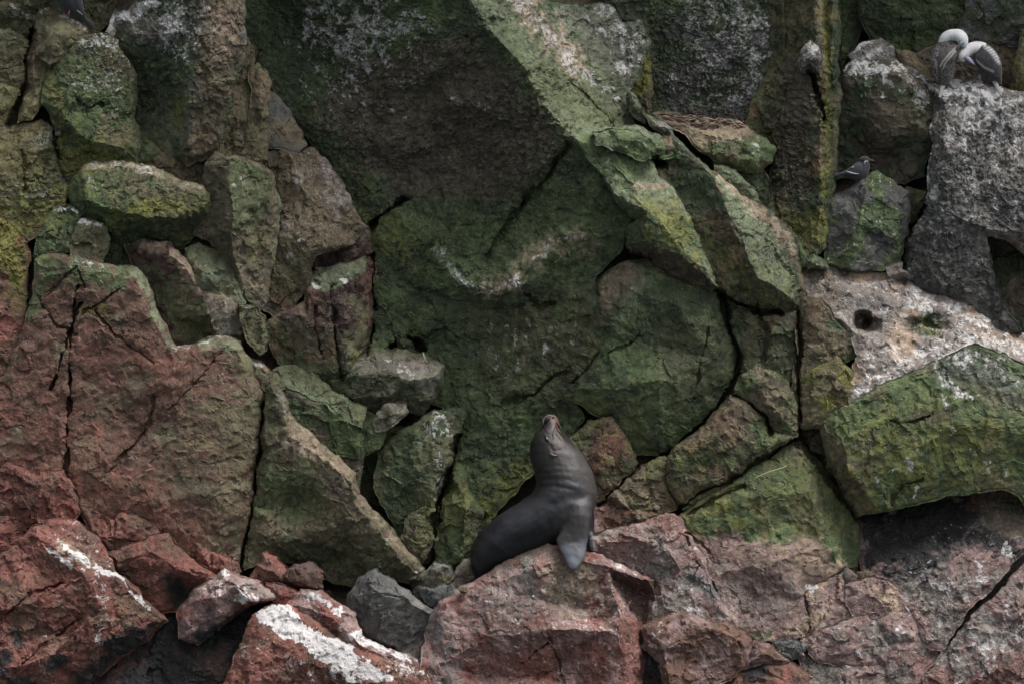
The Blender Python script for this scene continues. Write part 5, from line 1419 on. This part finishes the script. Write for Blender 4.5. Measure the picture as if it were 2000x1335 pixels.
# --- sea lion
def sea_lion():
    root = animal('sea_lion', 'dark sea lion sitting upright on the pink-brown boulder, muzzle pointing up', 'sea lion', 1040, 1110, 160)
    body = [(924, 1122, 934, 1138, 10, 140), (918, 1092, 950, 1134, 34, 146), (920, 1066, 984, 1122, 52, 150), (936, 1038, 1022, 1104, 63, 155),
            (970, 1008, 1062, 1084, 70, 160), (1010, 982, 1100, 1066, 74, 164), (1040, 962, 1138, 1042, 74, 168), (1048, 944, 1160, 1004, 71, 170),
            (1044, 920, 1166, 962, 65, 171), (1036, 898, 1158, 922, 58, 171), (1034, 879, 1141, 890, 52, 170), (1036, 862, 1122, 867, 46, 169),
            (1044, 848, 1109, 852, 37, 168), (1056, 835, 1098, 840, 25, 167), (1060, 826, 1094, 831, 21, 166), (1060, 819, 1092, 823, 19, 165), (1063, 812, 1089, 816, 15, 165), (1069, 808, 1084, 810, 8, 165)]
    near = [(1084, 964, 1152, 958, 22, 200), (1092, 985, 1157, 983, 27, 210), (1099, 1005, 1157, 1005, 25, 219), (1101, 1022, 1153, 1025, 20, 226), (1093, 1038, 1150, 1044, 14, 232),
            (1085, 1053, 1148, 1061, 10, 238), (1088, 1067, 1146, 1077, 8, 245), (1098, 1082, 1142, 1090, 7, 251), (1105, 1096, 1135, 1101, 6, 257), (1109, 1107, 1127, 1110, 5, 261), (1114, 1114, 1121, 1114, 3, 262)]
    far = [(1120, 985, 1160, 985, 18, 130), (1128, 1015, 1162, 1010, 14, 125), (1138, 1040, 1160, 1036, 10, 128), (1144, 1056, 1164, 1052, 7, 138), (1148, 1070, 1166, 1068, 5, 150), (1156, 1078, 1170, 1076, 4, 160)]
    V, F = join(loft(body, 28), loft(near, 18), loft(far, 14))
    V, T = remeshed(V, F, 2.2, 4)
    N = vnormals(V, T)
    c = V.mean(0)
    if ((V - c) * N).sum() < 0: N = -N
    for w, dd, pts in ((5, .9, '1044,938 1075,934 1110,936 1140,944'), (4, .6, '1046,926 1080,921 1115,922'), (3, .5, '1060,912 1095,908'), (4, 1.2, '1048,950 1085,948 1120,956'),
                       (10, 2.6, '1082,985 1100,975 1128,968'), (3, 1.1, '1074,868 1080,880 1095,878'), (2, .8, '1062,838 1068,846 1066,860'), (1.8, .8, '1086,829 1088,845 1096,858')):
        q = poly_dist(V[:, 0], V[:, 1], nums(pts))
        V -= N * (dd * np.exp(-(q / w) ** 2) * (V[:, 2] > 165))[:, None]
    V += N * (1.2 * fbm(V / 30, 71, 3))[:, None]
    x, y, d = V.T
    col = flat_tint(V, (.0075, .008, .0105))
    def mixin(cc, w):
        nonlocal col
        col += (np.array(cc, np.float32) - col) * np.clip(w, 0, 1)[:, None].astype(np.float32)
    mixin((.026, .026, .030), sstep(44, 0, poly_dist(x, y, nums('1000,1000 1060,965 1110,960'))) * .8)  # bluish sheen of the upper back put into the colour
    mixin((.0155, .0130, .0118), sstep(960, 915, y) * .9)
    mixin((.046, .043, .042), sstep(42, 0, poly_dist(x, y, nums('1128,893 1158,940 1162,968'))) * .85)  # paler chest, with its sheen put into the tint
    mixin((.009, .0085, .009), sstep(34, 6, poly_dist(x, y, nums('1042,870 1046,905 1048,930'))) * .9)
    mixin((.028, .019, .016), sstep(20, 6, poly_dist(x, y, nums('1086,842 1090,868'))) * .9)
    mixin((.105, .062, .055), sstep(12, 3, poly_dist(x, y, nums('1082,817 1090,834'))) * .95)
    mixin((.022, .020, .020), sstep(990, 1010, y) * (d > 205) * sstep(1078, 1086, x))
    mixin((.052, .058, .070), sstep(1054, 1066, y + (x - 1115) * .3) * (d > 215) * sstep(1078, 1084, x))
    mixin((.035, .033, .033), sstep(8, 2, poly_dist(x, y, nums('1150,1000 1146,1040'))) * (d > 190) * .8)
    def surf(px_, py_):
        m = np.hypot(x - px_, y - py_) < 3.5
        return float(d[m].max()) if m.any() else 180.0
    o = make_mesh('body', to_world(V), T, FUR, True, col); o.parent = root; o.location = Vector(o.location) - root.location
    # ear, eye, nostrils, whiskers
    on = lambda pts, lift: [(px_, py_, surf(px_, py_) + lift, rr) for px_, py_, rr in pts]
    part('ear', tube(on([(1074, 884, 1.6), (1078, 887, 2.4), (1083, 889, 2.0), (1088, 888, .8)], 1.5), 8), SKIN, (.08, .07, .064), o)
    part('eye', tube(on([(1064, 850, .8), (1066, 853, 2.4), (1068, 857, 2.4), (1069, 860, .8)], .2), 10), HORN, (.006, .006, .006), o)
    part('eyelid', tube(on([(1063, 846, .5), (1067, 850, 1.1), (1070, 856, 1.3), (1073, 863, .6)], .6), 8), SKIN, (.045, .038, .034), o)
    part('nostril', tube(on([(1064, 825, 1.0), (1067, 820, 3.0), (1071, 816, 3.2), (1075, 814, 1.0)], .3), 10), SKIN, (.005, .005, .006), o)
    part('nostril', tube(on([(1078, 815, .8), (1081, 814, 1.6), (1084, 815, .6)], .2), 8), SKIN, (.008, .007, .007), o)
    part('nose_rim', tube(on([(1061, 828, .7), (1061, 820, 1.2), (1065, 814, 1.4), (1071, 811, 1.4), (1078, 811, .8)], .4), 8), SKIN, (.17, .13, .12), o)
    part('mouth_line', tube(on([(1089, 822, .4), (1084, 834, .8), (1080, 846, .8), (1081, 858, .4)], .1), 6), SKIN, (.006, .005, .005), o)
    for k in range(7):
        s = k / 6
        part('whisker', tube([(1087 + 3 * s, 824 + 9 * s, surf(1087 + 3 * s, 824 + 9 * s), .7), (1094 + 4 * s, 833 + 11 * s, 192, .6), (1099 + 7 * s, 846 + 15 * s, 194, .25)], 5), HORN, (.012, .010, .010), o)
sea_lion()

def feather_tint(V, base, edge, scale, amount=.5, seed=3):
    """pale-edged feathers: narrow scallops along the folded wing"""
    h, e = facets(V / np.array(scale), seed)
    w = sstep(.22, .04, e) * amount
    c = flat_tint(V, base) * (1 + .5 * h)[:, None]
    return c + (np.array(edge, np.float32) - c) * w[:, None]
WHITE, BROWN_F, PALE = (.56, .56, .57), (.085, .070, .068), (.36, .34, .34)
def smooth_loft(rings, n=10, seg=48):
    R = np.array(rings, float)
    t = np.linspace(0, len(R) - 1, (len(R) - 1) * n + 1)
    out = np.zeros((len(t), R.shape[1]))
    for c in range(R.shape[1]):
        i = np.clip(t.astype(int), 0, len(R) - 2); f = t - i
        p0, p1, p2, p3 = R[np.maximum(i - 1, 0), c], R[i, c], R[i + 1, c], R[np.minimum(i + 2, len(R) - 1), c]
        out[:, c] = .5 * (2 * p1 + (p2 - p0) * f + (2 * p0 - 5 * p1 + 4 * p2 - p3) * f ** 2 + (3 * p1 - p0 - 3 * p2 + p3) * f ** 3)
    return loft([tuple(r) for r in out], seg)

def booby_upright():
    D = -24
    r = animal('seabird', 'upright brown-and-white seabird tucking its bill into its back, on the streaked boulder', 'bird', 1846, 172, D, 'preening seabirds')
    b = smooth_loft([(1842, 72, 1866, 76, 8, D), (1829, 88, 1872, 92, 16, D), (1821, 108, 1869, 112, 20, D), (1821, 128, 1866, 131, 20, D), (1826, 147, 1862, 148, 15, D), (1832, 162, 1857, 163, 9, D), (1838, 172, 1850, 173, 3, D)])
    part('body', b, FEATHER, feather_tint(b[0], (.026, .021, .021), PALE, (5, 8, 5), .25), r)
    n = smooth_tube([(1839, 86, D, 8), (1846, 76, D + 2, 11), (1855, 70, D + 4, 11.5), (1864, 69, D + 6, 12), (1873, 70, D + 9, 12.5), (1879, 76, D + 11, 12), (1882, 84, D + 12, 9), (1882, 93, D + 12, 4)], 24)
    hd = part('head', n, FEATHER, WHITE, r)
    part('bill', tube([(1880, 82, D + 20, 5), (1875, 88, D + 21, 4.2), (1869, 95, D + 20, 2.8), (1864, 101, D + 18, 1)], 10), HORN, (.10, .13, .15), hd)
    w = smooth_loft([(1866, 84, 1871, 92, 4, D + 13), (1852, 92, 1871, 104, 6, D + 17), (1838, 104, 1864, 118, 7, D + 19), (1831, 120, 1850, 128, 6, D + 17), (1834, 140, 1844, 142, 4, D + 13), (1840, 166, 1843, 167, 1, D + 7)])
    c = feather_tint(w[0], (.060, .047, .045), (.15, .13, .13), (5, 8, 5), .3, 5)
    for ln in ('1870,90 1856,104 1842,120 1836,130', '1866,100 1852,116 1845,126 1842,140'):
        k = sstep(2.6, .8, poly_dist(w[0][:, 0], w[0][:, 1], nums(ln)))
        c += (np.array(PALE, np.float32) - c) * (k * .8)[:, None]
    part('wing', w, FEATHER, c.astype(np.float32), r)
    w = smooth_loft([(1828, 92, 1838, 90, 4, D + 10), (1820, 106, 1836, 108, 6, D + 12), (1819, 124, 1834, 126, 6, D + 13), (1823, 142, 1834, 143, 4, D + 11), (1829, 160, 1834, 160, 2, D + 8)])
    part('wing', w, FEATHER, feather_tint(w[0], (.018, .015, .015), PALE, (5, 5, 6), .45, 6), r)
    part('tail', smooth_loft([(1837, 164, 1848, 165, 3, D + 2), (1835, 178, 1842, 179, 2, D + 12), (1833, 190, 1838, 191, 1, D + 22)]), FEATHER, (.20, .19, .18), r)
    part('leg', tube([(1856, 160, D + 2, 3.4), (1857, 172, D + 5, 2.6)], 8), SKIN, (.08, .09, .10), r)
    part('leg', tube([(1846, 164, D - 6, 3.0), (1847, 174, D - 4, 2.4)], 8), SKIN, (.08, .09, .10), r)

def booby_bowed():
    D = -28
    r = animal('seabird', 'bowed seabird with white head, lilac bill and barred wing, facing the upright one', 'bird', 1922, 160, D, 'preening seabirds')
    b = smooth_loft([(1898, 102, 1916, 82, 9, D), (1902, 114, 1932, 88, 16, D), (1907, 130, 1946, 102, 20, D), (1913, 146, 1955, 120, 19, D), (1924, 156, 1957, 139, 15, D), (1938, 162, 1957, 155, 9, D), (1950, 168, 1956, 165, 3, D)])
    part('body', b, FEATHER, feather_tint(b[0], (.017, .014, .015), (.16, .15, .15), (7, 7, 7), .25, 9), r)
    hd = part('head', smooth_tube([(1924, 96, D, 11), (1914, 94, D + 2, 12.5), (1902, 94, D + 4, 12), (1891, 98, D + 6, 11.5), (1883, 105, D + 8, 11.5), (1880, 112, D + 9, 10.5), (1881, 118, D + 9, 6), (1882, 121, D + 9, 2)], 18), FEATHER, WHITE, r)
    part('bill', tube([(1886, 111, D + 18, 4.2), (1892, 116, D + 18, 4.4), (1898, 122, D + 17, 3), (1905, 128, D + 15, .8)], 10), HORN, (.27, .26, .40), hd)
    part('face_skin', tube([(1887, 108, D + 17, 1.5), (1889, 112, D + 18.5, 3.6), (1890, 117, D + 18, 1.6)], 8), SKIN, (.04, .05, .07), hd)
    w = smooth_loft([(1905, 108, 1918, 88, 5, D + 10), (1906, 118, 1934, 92, 8, D + 16), (1916, 132, 1948, 108, 8, D + 18), (1928, 144, 1955, 128, 7, D + 16), (1942, 154, 1957, 147, 5, D + 12), (1951, 166, 1956, 164, 2, D + 8)])
    q = sstep(9, 3, poly_dist(w[0][:, 0], w[0][:, 1], nums('1926,90 1940,102 1952,120')))
    c = feather_tint(w[0], (.024, .023, .028), (.12, .12, .12), (7, 6, 7), .25, 12)
    c += (np.array((.45, .44, .45), np.float32) - c) * (q * (.35 + .65 * (np.sin(w[0][:, 1] * 1.1 + w[0][:, 0] * .4) > 0)))[:, None]
    l = sstep(3, 1, poly_dist(w[0][:, 0], w[0][:, 1], nums('1906,118 1922,132 1940,140')))
    c += (np.array(PALE, np.float32) - c) * (l * .7)[:, None]
    part('wing', w, FEATHER, c.astype(np.float32), r)
    part('tail', smooth_loft([(1936, 157, 1946, 152, 3, D + 4), (1945, 173, 1952, 170, 2, D + 14), (1954, 188, 1958, 186, 1, D + 24)]), FEATHER, (.24, .23, .22), r)
    for dx in (0, 9):
        part('leg', tube([(1913 + dx, 146, D + 4 - dx, 4), (1914 + dx, 158, D + 6 - dx, 2.8)], 8), SKIN, (.12, .12, .14), r)

def tern(ox=0, oy=0, D=-36):
    r = animal('tern', 'slate-grey tern with red bill and white moustache on the angular block', 'bird', 1680, 352, D)
    b = smooth_loft([(1634, 344, 1635, 340, 2, D - 4), (1652, 346, 1655, 331, 7, D - 2), (1666, 351, 1667, 322, 12, D), (1680, 353, 1676, 316, 14, D), (1691, 346, 1682, 312, 13, D), (1698, 333, 1684, 309, 10, D + 1), (1699, 322, 1685, 307, 8, D + 2), (1697, 315, 1687, 307, 5, D + 2)])
    part('body', b, FEATHER, (.030, .031, .038), r)
    hd = part('head', smooth_tube([(1684, 316, D + 2, 7), (1688, 313, D + 3, 8.2), (1693, 313, D + 4, 7.2), (1698, 314, D + 4, 4), (1700, 315, D + 4, 1.5)], 14), FEATHER, (.022, .023, .028), r)
    part('bill', tube([(1697, 314, D + 5, 2.3), (1702, 313.5, D + 6, 1.8), (1709, 315, D + 6, .5)], 8), HORN, (.065, .02, .018), hd)
    part('moustache', tube([(1695, 315, D + 10, 1.0), (1690, 316, D + 12, 2.0), (1688, 319, D + 12, 1.6), (1690, 322, D + 12, .5)], 8), FEATHER, (.30, .31, .33), hd)
    w = smooth_loft([(1628, 343, 1629, 341, 1, D + 6), (1645, 343, 1648, 335, 3, D + 9), (1662, 343, 1664, 325, 5, D + 12), (1677, 341, 1677, 320, 5, D + 13), (1686, 334, 1684, 322, 2, D + 12)])
    wg = part('wing', w, FEATHER, (.028, .029, .036), r)
    part('wing_edge', tube([(1653, 335, D + 14, 1.4), (1662, 338, D + 17, 2.0), (1670, 339.5, D + 17.5, 1.4), (1678, 340, D + 17, .5)], 6), FEATHER, (.28, .28, .30), wg)
    part('wing_spot', tube([(1661, 328, D + 16.5, .6), (1665, 327, D + 17.5, 1.8), (1668, 326, D + 17, .6)], 6), FEATHER, (.24, .24, .26), wg)
    part('tail', smooth_loft([(1646, 346, 1648, 341, 2, D), (1632, 345, 1633, 342, 1, D - 2), (1622, 343.5, 1622, 342.5, .4, D - 4)]), FEATHER, (.045, .046, .052), r)
    for dx in (0, 6):
        part('leg', tube([(1680 + dx, 348, D + 4 - dx, 1.3), (1681 + dx, 360, D + 3 - dx, 1.0)], 6), SKIN, (.05, .015, .015), r)

def dark_bird():
    D = 2
    r = animal('seabird', 'dark slate bird with a red foot on the pale-rimmed pointed boulder, cut by the frame', 'bird', 136, 34, D)
    b = smooth_loft([(100, -62, 122, -74, 10, D), (96, -44, 138, -58, 20, D), (97, -22, 148, -34, 26, D), (105, 0, 154, -10, 26, D), (118, 18, 160, 8, 20, D), (134, 30, 164, 22, 13, D), (150, 38, 168, 32, 7, D), (164, 44, 172, 40, 3, D)])
    part('body', b, FEATHER, (.020, .021, .026), r)
    hd = part('head', smooth_tube([(112, -70, D, 14), (108, -84, D + 2, 16), (100, -92, D + 3, 14), (92, -94, D + 3, 8), (86, -94, D + 3, 3)], 14), FEATHER, (.020, .021, .026), r)
    part('bill', tube([(90, -94, D + 3, 4), (78, -93, D + 3, 2.8), (66, -90, D + 3, .8)], 8), HORN, (.10, .025, .022), hd)
    w = smooth_loft([(132, -52, 142, -56, 5, D + 10), (132, -28, 152, -34, 8, D + 14), (138, -6, 158, -12, 8, D + 16), (146, 12, 162, 6, 6, D + 14), (154, 26, 165, 22, 4, D + 10), (162, 32, 168, 30, 1.5, D + 8)])
    wg = part('wing', w, FEATHER, (.040, .042, .050), r)
    part('wing_edge', tube([(150, 20, D + 18, .6), (156, 25, D + 18, 1.4), (162, 30, D + 15, .6)], 6), FEATHER, (.25, .25, .25), wg)
    part('tail', smooth_loft([(156, 40, 168, 34, 4, D), (168, 47, 178, 42, 3, D - 2), (178, 56, 185, 51, 1.5, D - 4)]), FEATHER, (.030, .030, .034), r)
    part('foot', tube([(136, 20, D + 16, 1.4), (134, 28, D + 18, 1.5), (131, 33, D + 20, 1.2)], 6), SKIN, (.14, .02, .02), r)
booby_upright(); booby_bowed(); tern(); dark_bird()

# ------------------------------------------------------------------ nest debris and straws
def debris(name, label, cat, region, dfun, n, cols, seed, ln=(8, 22)):
    rng = np.random.default_rng(seed)
    reg = nums(region)
    X = np.array(reg)
    VV, FF, CC, o = [], [], [], 0
    while n:
        x, y = rng.uniform(X[:, 0].min(), X[:, 0].max()), rng.uniform(X[:, 1].min(), X[:, 1].max())
        if not inside(np.array([x]), np.array([y]), reg)[0]: continue
        n -= 1
        a, l = rng.uniform(-.5, .5) + (math.pi if rng.random() < .5 else 0), rng.uniform(*ln)
        d = dfun(x, y) + rng.uniform(-1, 4)
        dx, dy, dd = math.cos(a) * l / 2, math.sin(a) * l / 2, rng.uniform(-5, 5)
        v, f = tube([(x - dx, y - dy, d - dd, .7), (x + rng.normal() * 2, y - 1 + rng.normal() * 1.5, d + 2, 1.3), (x + dx, y + dy, d + dd, .5)], 4)
        VV.append(v); FF += [tuple(i + o for i in q) for q in f]; o += len(v)
        CC.append(flat_tint(v, cols[rng.integers(len(cols))]) * rng.uniform(.6, 1.3))
    V = np.vstack(VV)
    ob = make_mesh(name, to_world(V), FF, FEATHER, False, np.vstack(CC))
    return tag(ob, label, cat, None, 'stuff')
debris('nest_debris', 'brown dried weed and straw heaped on the mossy ledge', None, '1278,220 1330,226 1410,234 1455,244 1430,266 1370,262 1320,246', lambda x, y: -12 + (y - 240) * .6, 260, ((.09, .05, .035), (.16, .11, .08), (.24, .19, .14), (.05, .03, .025)), 4)
debris('ledge_debris', 'scraps of straw strewn on the grey-brown ledge below the hollow', None, '700,694 780,686 835,704 852,720 780,728 720,720', lambda x, y: 20 + (y - 700) * 1.0, 90, ((.12, .07, .05), (.2, .15, .12), (.3, .27, .23)), 6, (5, 12))
tag(make_mesh('straw', *[(to_world(v), f) for v, f in [tube([(832, 708, 62, .8), (829, 698, 66, 1.5), (826, 687, 68, .5)], 6)]][0], FEATHER, True, flat_tint(np.zeros((18, 3)), (.42, .42, .36))), 'pale straw standing upright on the debris ledge', 'straw')
tag(make_mesh('straw', *[(to_world(v), f) for v, f in [tube([(1464, 941, 152, .5), (1480, 930, 154, 1.2), (1505, 920, 154, 1.5), (1528, 913, 152, 1.2), (1537, 908, 150, .5)], 6)]][0], FEATHER, True, flat_tint(np.zeros((30, 3)), (.24, .24, .11))), 'yellowish straw stuck to the sloping green slab', 'straw')

# ------------------------------------------------------------------ loose stones caught between the boulders
def loose_stones():
    F3 = np.concatenate(FRONT)
    spots = ((832, 1150, 7, 'pebble under the small mossy grey stone'), (905, 1152, 8, 'pebble wedged between sea lion rock and hindquarters'), (640, 1158, 7, 'pebble beside the squat dark red stone'),
             (1700, 1132, 6, 'pebble in the dark notch under the undercut green block'), (1238, 1002, 6, 'pebble lying on the flat brown stone by the pink slope'), (1282, 992, 7, 'pebble under the broken brown rock beside the sea lion'),
             (1650, 534, 6, 'pebble near the upper rim of the guano slope'), (770, 712, 5, 'pebble among the straw scraps on the grey-brown ledge'), (446, 1106, 6, 'pebble above the white-peaked red wedge'), (1566, 1278, 5, 'pebble between the grey-green stone and pale-topped rock'))
    rng = np.random.default_rng(77)
    cols = ('pinkgrey', 'brown', 'redbrown', 'grey', 'olive')
    for k, (x, y, rad, lab) in enumerate(spots):
        near = np.hypot(F3[:, 0] - x, F3[:, 1] - y) < 14
        dd = float(np.percentile(F3[near, 2], 70)) if near.any() else 60.0
        t = np.linspace(0, 2 * math.pi, 9)[:-1]
        rings = []
        for f, s in ((-1, .3), (-.7, .8), (-.1, 1.0), (.5, .85), (.9, .35)):
            rings.append((x - rad * s, y + rad * .7 * f, x + rad * s, y + rad * .7 * f + rng.uniform(-2, 2), rad * s * .9, dd + rad * .3))
        V, F = loft(rings, 9)
        V += rng.normal(size=V.shape) * rad * .13
        z = np.zeros(len(V))
        o = make_mesh('pebble', to_world(V), F, ROCK, False, flat_tint(V, PAL[cols[rng.integers(5)]]) * rng.uniform(.7, 1.2), dict(guano=z, wet=z, grain=z + .6))
        tag(o, lab, 'pebble', 'loose pebbles between the boulders')
loose_stones()

# ------------------------------------------------------------------ the sea the boat floats on
def sea():
    m, nt, bs = new_mat('sea_water')
    bs.inputs['Base Color'].default_value = (.02, .035, .04, 1)
    bs.inputs['Roughness'].default_value = .15
    n = node(nt, 'ShaderNodeTexNoise', Scale=1.2, Detail=6.0)
    b = node(nt, 'ShaderNodeBump', Strength=.6, Distance=.25)
    nt.links.new(n.outputs['Fac'], b.inputs['Height']); nt.links.new(b.outputs[0], bs.inputs['Normal'])
    o = make_mesh('sea', [(-2000, -3000, 0), (2000, -3000, 0), (2000, .6, 0), (-2000, .6, 0)], [(0, 1, 2, 3)], m, False, origin=(0, 0, 0))
    tag(o, 'grey-green sea in front of the cliff', None, None, 'structure')
sea()
